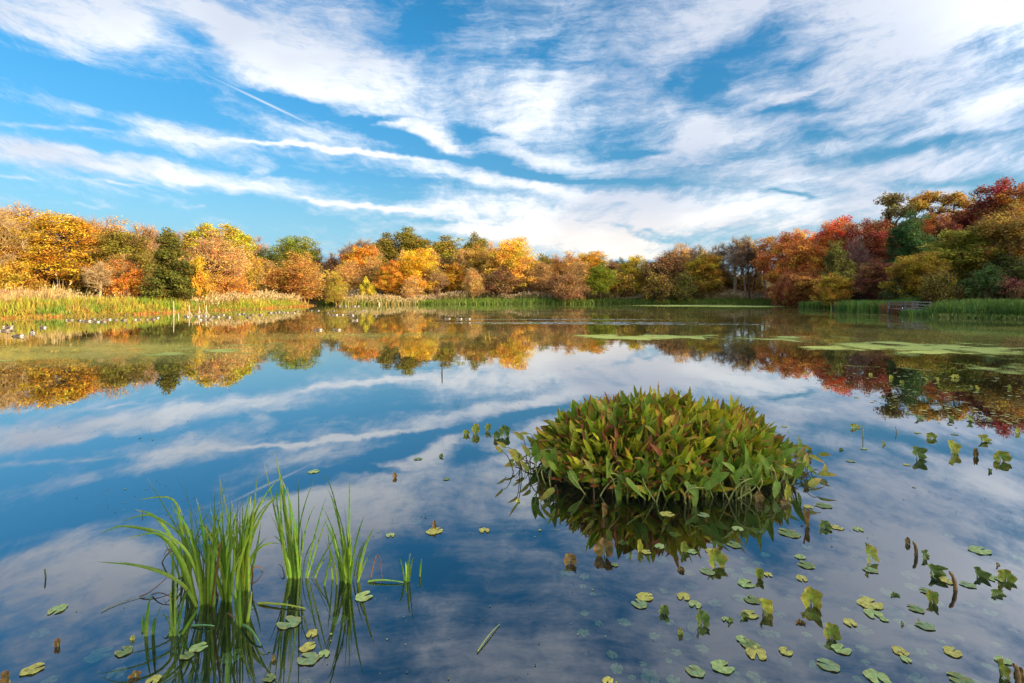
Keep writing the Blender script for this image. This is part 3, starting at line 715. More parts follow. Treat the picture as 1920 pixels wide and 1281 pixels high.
GOLD=(.54,.32,.03); ORNG=(.54,.22,.03); YEL=(.66,.44,.03); YG=(.42,.34,.03); OLV=(.25,.20,.03); DGR=(.075,.095,.018); GRN=(.10,.16,.025)
RUST=(.46,.19,.035); RED=(.46,.07,.03); MAR=(.25,.08,.035); TAN=(.54,.31,.08); PCH=(.58,.35,.10); BRN=(.32,.17,.06); OGD=(.42,.27,.03)
B_GREY=(.30,.23,.18); B_PALE=(.44,.31,.15); B_DARK=(.08,.055,.04); B_TAN=(.46,.29,.11); B_PUR=(.38,.23,.10)
ntree = [0]
def tree(px, top, wpx, D, kind, col, bark, label, name='autumn_tree', cat='tree', group=None, base=None):
    ntree[0] += 1
    x, y = (px - 960) / F * D, D
    z = float(terrain(np.array([x]), np.array([y]))[0]) - .05
    if base is not None: z = HC - (base - HY) / F * D
    H = HC + (HY - top) / F * D - z
    w0, h0, (tm, cm) = PROTO[kind]
    s = max(.8, wpx * (1.04 if kind.startswith(('round', 'tall', 'lean', 'tops')) else .84) / F * D) / w0
    rt = empty(name, (x, y, z), (ntree[0] * 2.399) % 6.283 if kind != 'leanA' else -.4, (s, s, H / h0))
    o = obj('trunk', tm, rt); o.color = (*bark, 1)
    if cm is not None:
        o = obj('crown', cm, rt); f_ = 1 + .12 * math.sin(ntree[0] * 5.3); o.color = (col[0] * f_, col[1] * f_, col[2] * f_, 1)
    tag(rt, label, cat, group)
    return rt

G1, G2, G3 = 'trees along the left bank', 'trees along the far shore', 'trees on the right bank'
TREES = [
# left bank
(-35,372,130,62,'bareA',TAN,B_PALE,'bare pale tree whose twigs poke in at the left frame edge',G1),
(12,428,110,64,'roundA',GOLD,B_DARK,'deep gold tree at the left frame edge, left of the dark leaning trunk',G1),
(-20,410,120,70,'airyA',PCH,B_TAN,'peach twiggy tree rising behind the gold one at the left edge',G1),
(48,388,120,80,'bareB',PCH,B_PUR,'tall thin peach tree between the gold tree and the leaning orange tree',G1),
(103,400,165,68,'leanA',GOLD,B_DARK,'broad orange gold tree with dark leaning trunk above the straw reeds',G1),
(62,470,70,72,'roundB',OGD,B_DARK,'olive gold tree tucked under the broad leaning orange tree',G1),
(163,412,90,84,'bareA',BRN,B_PUR,'purplish bare tree just right of the broad orange gold tree',G1),
(206,414,100,80,'airyA',PCH,B_PUR,'pinkish peach twiggy tree above the olive green crown',G1),
(228,436,100,70,'roundB',OLV,B_DARK,'olive green tree with yellow tints left of the dark cone shaped tree',G1),
(262,424,80,88,'bareA',TAN,B_PUR,'bare brown tree behind and left of the cone shaped tree',G1),
(290,430,70,92,'bareC',BRN,B_PUR,'slim bare tree rising directly behind the cone shaped tree',G1),
(318,436,112,62,'cone',(.12,.115,.018),B_DARK,'dark green cone shaped tree on the left bank',G1),
(184,492,62,58,'bareC',TAN,B_PALE,'pale leafless sapling standing in the straw reeds',G1),
(372,484,58,64,'shrubA',GOLD,B_TAN,'orange gold tall shrub touching the right side of the dark cone tree',G1),
(345,438,60,95,'bareB',BRN,B_PUR,'hazy bare tree between the cone tree and the yellow green crown',G1),
(383,421,62,96,'tallB',YG,B_TAN,'yellow green crown topping the skyline, the left one of the pair',G1),
(440,426,64,96,'tallB',YG,B_TAN,'yellow green crown topping the skyline, the right one of the pair',G1),
(412,440,125,76,'airyA',TAN,B_PALE,'wide tan orange twiggy tree with pale trunks under the yellow crowns',G1),
(458,462,70,82,'airyB',OGD,B_TAN,'olive gold airy tree right of the wide tan one',G1),
(482,446,50,110,'bareC',BRN,B_PUR,'thin bare tree on the skyline between yellow crown and dark green crown',G1),
(248,505,75,62,'shrubA',ORNG,B_TAN,'orange shrub left of the foot of the cone tree',G1),
(222,480,90,66,'airyA',ORNG,B_PALE,'fine orange twiggy tree in front of the olive green one',G1),
(140,490,90,70,'airyB',OGD,B_DARK,'shaded olive gold low tree right of the dark leaning trunk',G1),
(20,492,110,60,'shrubA',OGD,B_DARK,'dark olive gold shrub above the red earth bank',G1),
(430,515,90,74,'shrubB',ORNG,B_TAN,'brown orange bush below the wide tan twiggy tree',G1),
# toward the inlet
(500,472,60,108,'roundC',DGR,B_DARK,'dark green crown left of the round yellow green crown',G2),
(545,445,90,118,'roundA',(.26,.28,.03),B_DARK,'round green and yellow crown standing alone above the orange trees',G2),
(512,492,60,92,'airyA',TAN,B_TAN,'tan twiggy tree below the dark green crown',G2),
(552,476,115,92,'airyB',(.46,.23,.04),B_TAN,'rounded orange brown willow like tree behind the plumed reeds',G2),
(596,466,50,122,'bareB',BRN,B_DARK,'dark thin brown tree right of the lone round green crown',G2),
(626,478,50,128,'airyA',BRN,B_DARK,'small brown tree in the dip of the treeline',G2),
(606,508,85,102,'shrubB',OGD,B_DARK,'dull olive bush at the mouth of the inlet',G2),
(632,512,46,97,'airyB',YG,B_TAN,'narrow yellow willow behind the inlet reeds',G2),
(655,456,56,155,'bareA',OLV,B_GREY,'greyish bare tree on the skyline, left of the tall olive gold group',G2),
(688,450,56,155,'bareA',OLV,B_GREY,'greyish bare tree on the skyline touching the tall olive gold group',G2),
(676,464,78,124,'roundB',(.54,.28,.03),B_DARK,'rounded bright orange tree below the greyish bare trees',G2),
(650,492,70,112,'airyA',TAN,B_TAN,'tan twiggy tree under the rounded bright orange tree',G2),
(702,484,66,118,'airyA',TAN,B_TAN,'tan gold twiggy tree between the orange and the yellow trees',G2),
(730,491,48,107,'roundB',(.54,.27,.03),B_DARK,'small deep orange tree left of the bright yellow tree',G2),
(722,440,66,148,'tallA',OLV,B_DARK,'olive tall tree at the left of the highest skyline group',G2),
(768,430,84,150,'tallA',(.27,.22,.03),B_DARK,'highest olive gold tree in the middle of the skyline',G2),
(783,470,78,111,'roundA',YEL,B_TAN,'bright yellow tree in front of the highest olive gold tree',G2),
(687,522,34,104,'shrubA',YG,B_TAN,'small round yellow green bush by the far reeds',G2),
(770,520,60,106,'shrubB',TAN,B_PALE,'pale tan scrub below the bright yellow tree',G2),
(832,446,90,145,'tallA',(.30,.24,.03),B_DARK,'olive gold tall tree just right of the highest one',G2),
(852,496,50,116,'roundB',GOLD,B_DARK,'small gold tree low in front of the olive gold skyline',G2),
(893,442,60,152,'roundC',OLV,B_DARK,'dark olive crown peeping above the gold trees',G2),
(888,462,72,122,'roundC',(.46,.28,.05),B_TAN,'tan gold tree below the dark olive crown',G2),
(925,457,50,124,'airyA',PCH,B_TAN,'peach gold twiggy tree left of the large sunlit yellow tree',G2),
(957,450,92,115,'roundA',(.66,.43,.06),B_DARK,'large sunlit yellow tree at the centre of the far shore',G2),
(887,505,44,107,'airyA',PCH,B_TAN,'small pinkish peach tree low near the water',G2),
(815,500,60,110,'airyA',BRN,B_PALE,'brown twiggy tree with pale stems right of the bright yellow tree',G2),
(935,500,90,110,'airyA',BRN,B_DARK,'shaded brown twiggy thicket tree below the large sunlit yellow tree',G2),
(985,500,50,114,'bareB',TAN,B_TAN,'tan bare tree in the gap right of the large sunlit yellow tree',G2),
(1018,480,60,130,'roundC',OLV,B_DARK,'olive tree right of the gap beside the sunlit yellow tree',G2),
(1042,479,34,121,'airyA',ORNG,B_TAN,'slim orange tree right of the gap, before the golden crown',G2),
(1072,476,80,120,'airyA',TAN,B_TAN,'tan orange twiggy tree left of the golden crown',G2),
(1100,474,88,126,'roundA',GOLD,B_DARK,'golden rounded crown right of centre',G2),
(1126,497,52,109,'roundC',(.22,.26,.02),B_DARK,'small green tree with yellow edge below the golden crown',G2),
(1148,490,34,124,'roundC',BRN,B_DARK,'brown tree right of the golden crown',G2),
(1162,487,32,145,'roundC',DGR,B_DARK,'small dark green crown on the low skyline',G2),
(1188,482,50,118,'roundB',YG,B_DARK,'yellow green tree in the low part of the skyline',G2),
(1210,490,40,122,'airyB',(.2,.22,.06),B_GREY,'grey green thin tree right of the yellow green one',G2),
(1165,510,70,112,'shrubB',OGD,B_DARK,'dull gold scrub below the small dark green crown',G2),
(1060,512,110,108,'shrubB',BRN,B_PUR,'purplish brown scrub thicket behind the far reeds',G2),
(1245,474,105,113,'airyA',(.40,.22,.07),B_DARK,'wide tan orange twiggy tree at the start of the bare wood',G2),
(1288,460,72,118,'airyA',PCH,B_TAN,'tall peach twiggy tree above the wide tan one',G2),
(1322,473,66,110,'roundC',OGD,B_DARK,'gold tree left of the slender bare trunks',G2),
(1235,512,75,106,'shrubB',(.36,.24,.04),B_DARK,'brownish bush on the shore under the wide tan tree',G2),
(1282,510,62,106,'shrubB',(.24,.22,.03),B_DARK,'olive green bush on the shore under the peach tree',G2),
(1322,512,70,108,'airyB',OGD,B_DARK,'olive gold airy tree by the shore, left of the slender trunks',G2),
(1352,458,50,110,'bareC',TAN,B_GREY,'bare branching tree, first of the slender trunks from the left',G2),
(1376,447,60,108,'bareC',TAN,B_GREY,'tallest bare forked tree among the slender trunks',G2),
(1397,444,40,106,'slimA',BRN,B_GREY,'slender straight tree right of the tallest forked bare tree',G2),
(1414,452,40,108,'slimA',TAN,B_DARK,'slender tan topped tree in the middle of the bare wood',G2),
(1432,448,44,104,'slimB',(.4,.24,.1),B_GREY,'slender tan tree beside the first rust coloured crown',G2),
(1341,462,44,112,'bareC',TAN,B_GREY,'thin bare tree just left of the first slender trunk',G2),
(1387,452,36,112,'slimA',TAN,B_GREY,'slender pale trunk close behind the tallest forked bare tree',G2),
(1406,458,36,102,'bareC',TAN,B_DARK,'dark bare slender tree in front of the tan topped one',G2),
(1424,460,34,112,'slimA',(.4,.24,.1),B_DARK,'narrow tan tree left of the last slender trunk',G2),
(1385,528,90,111,'shrubB',BRN,B_DARK,'low brown brush at the feet of the slender trunks',G2),
(1365,505,60,114,'airyB',OLV,B_DARK,'olive understorey tree between the slender trunks',G2),
(1410,508,60,112,'airyB',OGD,B_DARK,'dull gold understorey tree behind the slender trunks',G2),
(700,458,44,140,'bareC',TAN,B_TAN,'feathery bare tree rising above the rounded bright orange crown',G2),
(756,470,40,116,'bareC',TAN,B_PALE,'feathery pale tree between the small orange and bright yellow trees',G2),
(810,462,44,120,'slimB',(.50,.32,.06),B_TAN,'slim gold tree squeezed right of the bright yellow tree',G2),
(868,470,46,118,'bareB',TAN,B_TAN,'twiggy tan tree above the small gold one',G2),
(925,480,50,112,'slimB',(.52,.33,.06),B_TAN,'slim gold tree left of the large sunlit yellow tree foot',G2),
(1010,492,50,112,'bareB',TAN,B_PUR,'twiggy brown tree below the olive tree beside the gap',G2),
(1085,486,50,112,'bareC',(.5,.28,.06),B_TAN,'thin orange tree standing before the golden rounded crown',G2),
(1265,462,46,116,'bareC',TAN,B_TAN,'feathery bare tree left of the tall peach one',G2),
(1305,462,46,112,'bareB',TAN,B_GREY,'twiggy grey tan tree right of the tall peach one',G2),
(575,486,56,96,'bareB',TAN,B_TAN,'twiggy tan tree right of the rounded orange brown one',G2),
# right bank
(1468,440,85,98,'roundB',(.54,.22,.05),B_DARK,'rust orange tree starting the right bank forest',G3),
(1500,432,50,112,'roundA',(.56,.24,.04),B_TAN,'sunlit orange crown peeping over the rust trees',G3),
(1512,455,78,88,'roundC',RUST,B_DARK,'rust brown tree right of the forest start',G3),
(1562,413,88,92,'roundA',(.62,.18,.04),B_DARK,'glowing red orange crown on the right bank skyline',G3),
(1572,456,66,78,'airyB',(.16,.17,.03),B_DARK,'yellow green twiggy tree below the red orange crown',G3),
(1475,510,66,86,'shrubA',(.36,.13,.05),B_DARK,'dull red bush at the water below the forest start',G3),
(1522,508,80,80,'roundC',(.36,.16,.04),B_DARK,'low rust orange tree behind the reed island',G3),
(1564,515,62,70,'roundC',OGD,B_DARK,'low olive gold tree behind the green reed bed',G3),
(1628,416,88,84,'roundB',MAR,B_DARK,'dark maroon tree right of the red orange crown',G3),
(1605,450,60,80,'airyA',(.22,.08,.06),B_GREY,'purplish twiggy tree between the red orange and maroon crowns',G3),
(1668,368,110,92,'topsA',(.22,.18,.05),B_DARK,'tall sparse tree with clumped leaves at its twig tips against the sky',G3),
(1704,402,66,76,'tallA',(.05,.11,.03),B_DARK,'dark green column shaped tree in the middle of the right forest',G3),
(1765,360,105,88,'topsB',(.34,.22,.04),B_DARK,'tall open topped olive gold tree showing sky through its crown',G3),
(1742,405,70,82,'roundB',(.44,.20,.03),B_DARK,'orange tree right of the dark green column',G3),
(1790,396,70,90,'roundA',(.55,.24,.05),B_DARK,'sunlit orange crown below the open topped tree',G3),
(1775,412,48,76,'roundC',(.18,.06,.03),B_DARK,'narrow dark maroon tree before the sunlit orange crown',G3),
(1832,376,70,84,'roundC',MAR,B_DARK,'maroon crown stepping up toward the right edge',G3),
(1885,345,110,80,'roundB',(.32,.09,.04),B_DARK,'highest maroon red crown at the right frame edge',G3),
(1945,350,110,76,'roundA',RUST,B_DARK,'rust crown cut by the right frame edge',G3),
(1845,420,90,74,'roundC',(.24,.15,.05),B_DARK,'brown olive tree below the maroon crowns',G3),
(1812,432,130,63,'roundB',(.26,.25,.03),B_DARK,'big yellow green tree near the water on the right bank',G3),
(1722,478,90,60,'roundA',(.38,.25,.03),B_DARK,'yellow gold tree right above the wooden platform',G3),
(1895,392,120,60,'roundC',(.34,.22,.04),B_GREY,'large olive gold tree with bare pale trunk at the right edge',G3),
(1650,490,74,66,'roundC',(.28,.12,.05),B_DARK,'low russet tree behind the green reed bed',G3),
(1765,508,80,55,'shrubB',OLV,B_DARK,'olive bush right of the wooden platform',G3),
(1690,520,70,60,'shrubA',(.09,.10,.03),B_DARK,'dark green bush behind the brown dying reeds',G3),
(1850,500,90,54,'shrubA',(.08,.12,.03),B_DARK,'dark green bush behind the right bank reeds',G3),
(1900,520,90,52,'shrubB',(.26,.10,.06),B_DARK,'reddish low bush at the right frame edge',G3),
(1612,528,90,70,'shrubB',(.16,.07,.05),B_DARK,'purplish low bush above the green reed bed',G3),
(1880,478,110,58,'airyB',(.12,.15,.03),B_DARK,'dim green tree under the large olive gold one',G3),
]
for (px, top, w, D, k, c, b, lab, g_) in TREES:
    shr = k.startswith('shrub')
    nm = 'shrub' if shr else 'bare_tree' if k.startswith('bare') else 'autumn_tree'
    if k == 'cone': nm = 'conical_tree'
    tree(px, top, w, D, k, c, b, lab, nm, 'shrub' if shr else 'tree', g_)
# second rank of low trees that close the wood, partly seen between the front ones
r = random.Random(5)
kk = ['roundA', 'roundB', 'roundC', 'airyA', 'airyB', 'bareA']
for i in range(34):
    px = -40 + i * 30 * 1.75
    if px > 1960: break
    if 1325 < px < 1440: continue
    D = np.interp(px, [0, 450, 700, 1440, 1600, 1960], [92, 115, 135, 125, 100, 88])
    top = np.interp(px, [0, 300, 480, 620, 700, 980, 1010, 1200, 1260, 1450, 1560, 1700, 1920], [455, 470, 480, 505, 480, 480, 505, 510, 490, 490, 455, 430, 410])
    rank = 'left bank' if px < 470 else 'far shore' if px < 1440 else 'right bank'
    tree(px + r.uniform(-10, 10), top + r.uniform(-5, 8), 100, D, r.choice(kk), r.choice([OLV, OGD, BRN, RUST, TAN] if px < 1440 else [OLV, BRN, RUST, MAR]), B_DARK,
         'half hidden tree filling the dim second rank of the %s wood' % rank, 'autumn_tree', 'tree', 'second rank trees of the %s wood' % rank)
# the wood goes on round the right shore and behind the photographer (it shades the near water)
for i, (x, y) in enumerate([(62,36),(57,27),(60,17),(52,8),(57,-2),(48,-8),(54,-16),(44,-20),(50,-30),(38,-28),(42,-40),(30,-36),(66,-10),(64,4),(70,22),(58,-34),(66,-24),(34,-48),(24,-44),(46,-48),(74,44),(78,34)]):
    k = ['roundA', 'roundB', 'tallA'][i % 3]; w0, h0, (tm, cm) = PROTO[k]
    z = float(terrain(np.array([float(x)]), np.array([float(y)]))[0]) - .05
    hh = (14.5 + (i * 7 % 5) * .6) / h0
    rt = empty('autumn_tree', (x, y, z), i * 1.9, (1.2, 1.2, hh))
    o = obj('trunk', tm, rt); o.color = (*B_DARK, 1)
    o = obj('crown', cm, rt); o.color = (*[RUST, OGD, ORNG, OLV][i % 4], 1)
    tag(rt, 'tall tree of the wood beyond the right edge of the photo', 'tree', 'trees beyond the right edge')
# far wood
A = Acc(); n = 26000
px = rng.uniform(-200, 2100, n); D = rng.uniform(165, 200, n)
tp = 6.5 + 4 * fbm(px * .02, px * 0 + 3, 77, 3); z = rng.random(n) ** .8 * tp
c = np.c_[(px - 960) / F * D, D, z]
nr = rng.normal(0, 1, (n, 3)); nr /= np.linalg.norm(nr, axis=1)[:, None]
e1 = np.cross(nr, rng.normal(0, 1, (n, 3))); e1 /= np.linalg.norm(e1, axis=1)[:, None]; e2 = np.cross(nr, e1)
V = np.stack([c + e1 * .75, c + e2 * .5, c - e1 * .75, c - e2 * .5], 1).reshape(-1, 3)
cc = pal(c[:, :2], [(.10,.08,.04),(.2,.12,.05),(.14,.13,.04),(.26,.16,.06)], 81, .08)
A.add(V, q=np.arange(n)[:, None] * 4 + np.array([[0, 1, 2, 3]]), c=np.repeat(cc, 4, axis=0))
tag(A.build('far_wood', M_GRASS), 'far brown wood seen through the gaps in the treeline', 'wood', kind='stuff')

# ------------------------------------------------------------------ foreground: grassy clumps
def ribbon(A, pts, w0, c0, c1, fold=.25, rr=None, tipc=None):
    """blade through pts, folded along the middle, facing roughly the viewer"""
    rr = rr or random
    pts = np.asarray(pts, float); m = len(pts)
    tg = np.gradient(pts, axis=0); tg /= np.linalg.norm(tg, axis=1)[:, None] + 1e-9
    a = rr.uniform(-.9, .9)
    face = np.array([math.sin(a), -math.cos(a), .15])
    side = np.cross(tg, face); side /= np.linalg.norm(side, axis=1)[:, None] + 1e-9
    nn = np.cross(side, tg)
    s = np.linspace(0, 1, m)
    w = w0 * .5 * np.clip(np.minimum(.72 + s * 1.2, 1.0) * (1 - s ** 3.2) + .02, .03, 1)
    L = pts - side * w[:, None]; Rr = pts + side * w[:, None]; Mid = pts + nn * (w * fold)[:, None]
    V = np.stack([L, Mid, Rr], 1).reshape(-1, 3)
    q = []
    for i in range(m - 1):
        b = i * 3; q += [[b, b + 1, b + 4, b + 3], [b + 1, b + 2, b + 5, b + 4]]
    c = np.asarray(c0) * (1 - s[:, None]) + np.asarray(c1) * s[:, None]
    if tipc is not None: c = c * (1 - smst(s, .82, 1))[:, None] + np.asarray(tipc) * smst(s, .82, 1)[:, None]
    A.add(V, q=np.array(q), c=np.repeat(c, 3, axis=0))

def Z2(x, y): return x / 2.743 + 160, y / 2.743 + 830
def blade(A, base, mid, tip, rr, w=None, dead=False, knee=None):
    b = Z2(*base); m = Z2(*mid); t_ = Z2(*tip)
    P0 = W(*b); D = P0[1] + rr.uniform(-.05, .05); P0 = W(b[0], b[1]); P0[2] = -.06
    dd = rr.uniform(-.16, .16)
    Pm = P(m[0], m[1], D + dd * .35); Pt = P(t_[0], t_[1], D + dd)
    pts = bez(P0, Pm, Pt, 12)
    if knee is not None:
        kx = Z2(*knee); K_ = P(kx[0], kx[1], D + dd * .7)
        ctl = np.array([P0, P0, Pm, K_, Pt, Pt]); out_ = []
        for i_ in range(1, 4):
            p0, p1, p2, p3 = ctl[i_ - 1], ctl[i_], ctl[i_ + 1], ctl[i_ + 2]
            for tt in np.linspace(0, 1, 6)[:-1]:
                out_.append(.5 * ((2 * p1) + (-p0 + p2) * tt + (2 * p0 - 5 * p1 + 4 * p2 - p3) * tt ** 2 + (-p0 + 3 * p1 - 3 * p2 + p3) * tt ** 3))
        out_.append(Pt); pts = np.array(out_)
    g = rr.uniform(.75, 1.2)
    if dead: c0, c1, tc_ = (.09 * g, .05 * g, .022 * g), (.20 * g, .11 * g, .045 * g), None
    else:
        yl = rr.random() * .7
        c0 = (.14 * g + .07 * yl, .27 * g, .022); c1 = (.035 * g + .09 * yl, .14 * g + .04 * yl, .018)
        tc_ = (.3, .26, .06) if rr.random() < .35 else None
    ribbon(A, pts, w or rr.uniform(.012, .020), c0, c1, .3, rr, tc_)

def clump(loc_px, live, dead, label, cat, extra=(), seed=1, name='cattail_clump', group=None, width=None):
    rr = random.Random(seed)
    b = W(*Z2(*loc_px)); rt = empty(name, b)
    A = Acc()
    for bl_ in live: blade(A, bl_[0], bl_[1], bl_[-1], rr, width, knee=bl_[2] if len(bl_) == 4 else None)
    for (cx, cy, sx, n, hmin, hmax, spread, cxo) in extra:   # filling blades
        for i in range(n):
            bx_ = cx + rr.gauss(0, sx); by_ = cy + rr.gauss(0, sx * .28)
            h_ = rr.uniform(hmin, hmax); tx = bx_ + (bx_ - cx) * 1.2 + rr.gauss(cxo, spread)
            mx_ = bx_ + (tx - bx_) * rr.uniform(.2, .38)
            blade(A, (bx_, by_), (mx_, by_ - h_ * rr.uniform(.5, .6)), (tx, by_ - h_), rr, width)
    A.v = [v_ - b for v_ in A.v]
    A.build('blades', M_BLADE, rt, smooth=False)
    if dead:
        A = Acc()
        for (s, m, e) in dead: blade(A, s, m, e, rr, .012, True)
        A.v = [v_ - b for v_ in A.v]
        o = A.build('dead_blades', M_BLADE, rt); o['label'] = 'rust brown broken blades'
    return tag(rt, label, cat, group)
GC = 'grassy water plant clumps at lower left'
clump((625,830), [((610,830),(545,560),(440,300)),((615,830),(565,480),(490,140)),((620,835),(580,470),(463,165)),((625,830),(655,480),(742,175)),
 ((612,815),(530,560),(430,370),(318,180)),((588,820),(480,560),(370,390),(258,345)),((630,815),(540,590),(410,470),(225,425)),((575,790),(500,480),(450,292),(262,295)),((560,800),(490,600),(380,470),(208,495)),
 ((622,810),(540,540),(350,378),(180,408)),((640,830),(660,560),(665,230)),((635,820),(560,520),(535,300)),((645,830),(690,600),(760,350)),((600,820),(640,600),(655,420)),
 ((600,845),(510,740),(380,655),(175,612)),((568,815),(430,520),(210,430),(75,472)),((590,835),(500,730),(300,640),(60,613))],
 [((550,700),(450,560),(400,600)),((640,840),(690,560),(700,545)),((610,760),(608,650),(605,535)),((560,640),(440,560),(345,780))],
 'largest clump of arching green blades, leaning far out to the left', 'water grass', [(622,825,26,30,240,560,60,-30)], 1, group=GC)
clump((722,815), [((725,810),(680,560),(600,420)),((730,815),(715,560),(690,160)),((735,810),(745,560),(742,200)),((740,810),(765,600),(757,360)),((720,800),(650,620),(600,480)),((735,800),(700,600),(640,330)),
 ((728,812),(700,480),(640,340))], [((700,800),(660,700),(655,560)),((670,760),(675,650),(668,590))], 'narrow upright clump of blades in the middle of the left group', 'water grass', [(728,812,15,22,220,520,55,0)], 2, group=GC)
clump((815,760), [((800,770),(790,600),(805,220)),((800,760),(770,560),(720,370)),((805,760),(850,480),(885,160)),((810,750),(840,480),(975,280)),
 ((815,760),(850,430),(1010,170)),((810,760),(870,600),(905,390)),((815,740),(880,430),(1040,235)),((820,720),(880,560),(1010,522)),((812,750),(870,380),(985,290)),((805,755),(750,470),(690,175))],
 [((800,720),(860,650),(925,660)),((790,800),(775,760),(800,700)),((850,740),(860,660),(840,620))], 'tall clump of blades arching right toward the middle clump', 'water grass', [(812,755,16,26,240,560,65,15)], 3, group=GC)
clump((798,940), [((800,940),(795,820),(790,600)),((805,940),(812,800),(815,640)),((795,940),(775,900),(760,850)),((825,930),(845,850),(858,760)),((790,930),(790,860),(740,760))],
 [((790,920),(740,880),(690,930))], 'short front clump of blades below the tall arching one', 'water grass', [(798,938,6,3,150,260,15,0)], 4, group=GC)
clump((510,690), [((510,690),(480,480),(470,380)),((520,690),(500,520),(440,300)),((530,690),(520,500),(480,320)),((500,690),(450,600),(400,500)),((455,700),(450,620),(455,540)),((540,690),(560,550),(620,440))],
 [((520,700),(530,640),(560,600))], 'shaded clump of blades at the back of the left group', 'water grass', [(515,690,16,10,150,330,40,0)], 5, group=GC)
clump((308,995), [((300,995),(292,930),(290,870)),((306,1000),(318,880),(346,770)),((312,1000),(322,880),(335,800)),((298,990),(300,940),(302,880))], None,
 'small tuft of short bright blades nearest the lower left corner', 'water grass', group=GC, seed=6)
clump((352,978), [((350,978),(368,900),(392,843)),((348,978),(352,930),(366,900))], None, 'pair of short blades between the two front tufts', 'water grass', group=GC, seed=7)
clump((460,988), [((452,990),(440,860),(436,740)),((460,990),(462,860),(466,640)),((470,985),(500,830),(540,745)),((475,972),(540,915),(590,838)),((448,960),(425,915),(390,880)),((442,990),(436,960),(432,925)),((465,988),(470,880),(482,780))], None,
 'spreading tuft of blades second from the lower left corner', 'water grass', group=GC, seed=8)
clump((1085,697), [((1050,695),(1025,600),(1010,520)),((1060,695),(1005,450),(975,180)),((1070,695),(1035,430),(1018,190)),((1075,695),(1060,480),(1040,225)),((1085,695),(1098,430),(1090,138)),((1090,695),(1105,420),(1190,168)),
 ((1095,695),(1112,540),(1112,430)),((1100,695),(1070,400),(1008,185)),((1125,695),(1175,500),(1237,280)),((1130,700),(1195,520),(1257,350)),((1138,700),(1220,590),(1302,458)),((1080,695),(1070,600),(1062,450)),
 ((1170,698),(1205,640),(1252,585)),((1055,690),(985,400),(918,98)),((1085,695),(1030,330),(968,38)),((1075,690),(1020,330),(1010,120)),((1065,690),(1000,480),(940,350)),((1060,690),(990,350),(880,150)),((1062,690),(1010,420),(1010,110))],
 [((1030,697),(1015,650),(990,628))], 'tallest middle clump of green blades fanning out from the water', 'water grass', [(1080,696,20,16,180,400,30,0)], 9, group=GC)
clump((1350,716), [((1340,720),(1320,500),(1255,250)),((1345,715),(1330,470),(1240,228)),((1350,715),(1357,430),(1358,160)),((1355,720),(1350,560),(1330,308)),((1360,720),(1385,550),(1435,375)),((1370,715),(1400,600),(1432,508)),
 ((1390,710),(1425,650),(1462,570)),((1325,710),(1290,560),(1262,420)),((1335,715),(1295,520),(1220,330)),((1395,702),(1440,540),(1490,430)),((1222,742),(1243,660),(1268,578)),((1315,700),(1328,620),(1340,540)),((1275,700),(1262,600),(1245,430)),((1345,718),(1290,330),(1220,170))],
 None, 'rightmost tall clump of green blades in the lower left group', 'water grass', [(1350,716,22,16,130,330,35,0)], 10, group=GC)
clump((1653,712), [((1645,712),(1632,650),(1614,590)),((1652,712),(1650,650),(1645,612)),((1658,712),(1674,645),(1688,588)),((1655,712),(1662,640),(1672,568)),((1650,712),(1655,660),(1660,600))], None,
 'small isolated tuft of blades right of the tall clumps', 'water grass', group=GC, seed=11)
clump((1719,690), [((1718,690),(1724,640),(1730,595))], None, 'single thin blade right of the isolated tuft', 'water grass', group=GC, seed=12)
clump((728,1237), [((724,1262),(728,1160),(735,1100)),((730,1262),(735,1200),(750,1120))], None, 'pale based blade rising at the bottom edge among lily pads', 'water grass', group=GC, seed=13, width=.02)

def lying(name, pts, r_, col, label, cat, z=.006):
    A = Acc(); p_ = np.array([[*W(px, py)[:2], z + zz] for (px, py, zz) in pts])
    if len(p_) == 3: p_ = bez(p_[0], p_[1], p_[2], 9)
    v_, q_ = tube(p_, np.linspace(r_, r_ * .5, len(p_)), 6); A.add(v_, q=q_, c=col)
    return tag(A.build(name, M_BLADE, smooth=True), label, cat)
lying('dead_reed', [(695,1085,0),(708,1068,.10),(717,1092,0)], .005, (.13,.065,.025), 'bent rust brown stem between the right clump and the small tuft', 'dead stem')
lying('floating_grass', [(690,1092,0),(720,1092,.01),(757,1094,0)], .008, (.12,.24,.05), 'green blade floating flat beside the small isolated tuft', 'grass blade')
lying('floating_grass', [(485,1133,0),(530,1138,.01),(572,1143,0)], .008, (.2,.28,.04), 'green blade floating flat below the middle clump', 'grass blade')
lying('floating_grass', [(360,1175,0),(385,1177,.01),(402,1176,0)], .006, (.10,.24,.1), 'small teal blade floating in front of the narrow clump', 'grass blade')
lying('floating_grass', [(452,1174,0),(470,1192,.03),(489,1212,0)], .008, (.12,.25,.08), 'green blade drooping onto the water below the front clump', 'grass blade')
lying('floating_grass', [(895,1224,0),(915,1198,.01),(937,1172,0)], .005, (.14,.2,.08), 'long thin blade floating alone in the bottom centre', 'grass blade')
lying('dead_reed', [(262,1120,0),(300,1108,.04),(345,1072,.1)], .004, (.12,.06,.03), 'reddish dead stem lying left of the largest clump', 'dead stem')
lying('dead_reed', [(286,1117,0),(305,1123,.03),(330,1129,0)], .004, (.10,.05,.03), 'dark red dead stem lying on the water left of the front tuft', 'dead stem')
lying('drifting_reed', [(190,1148,0),(225,1132,.0),(275,1118,0)], .003, (.2,.2,.1), 'pale submerged looking stem drifting left of the tufts', 'stem')

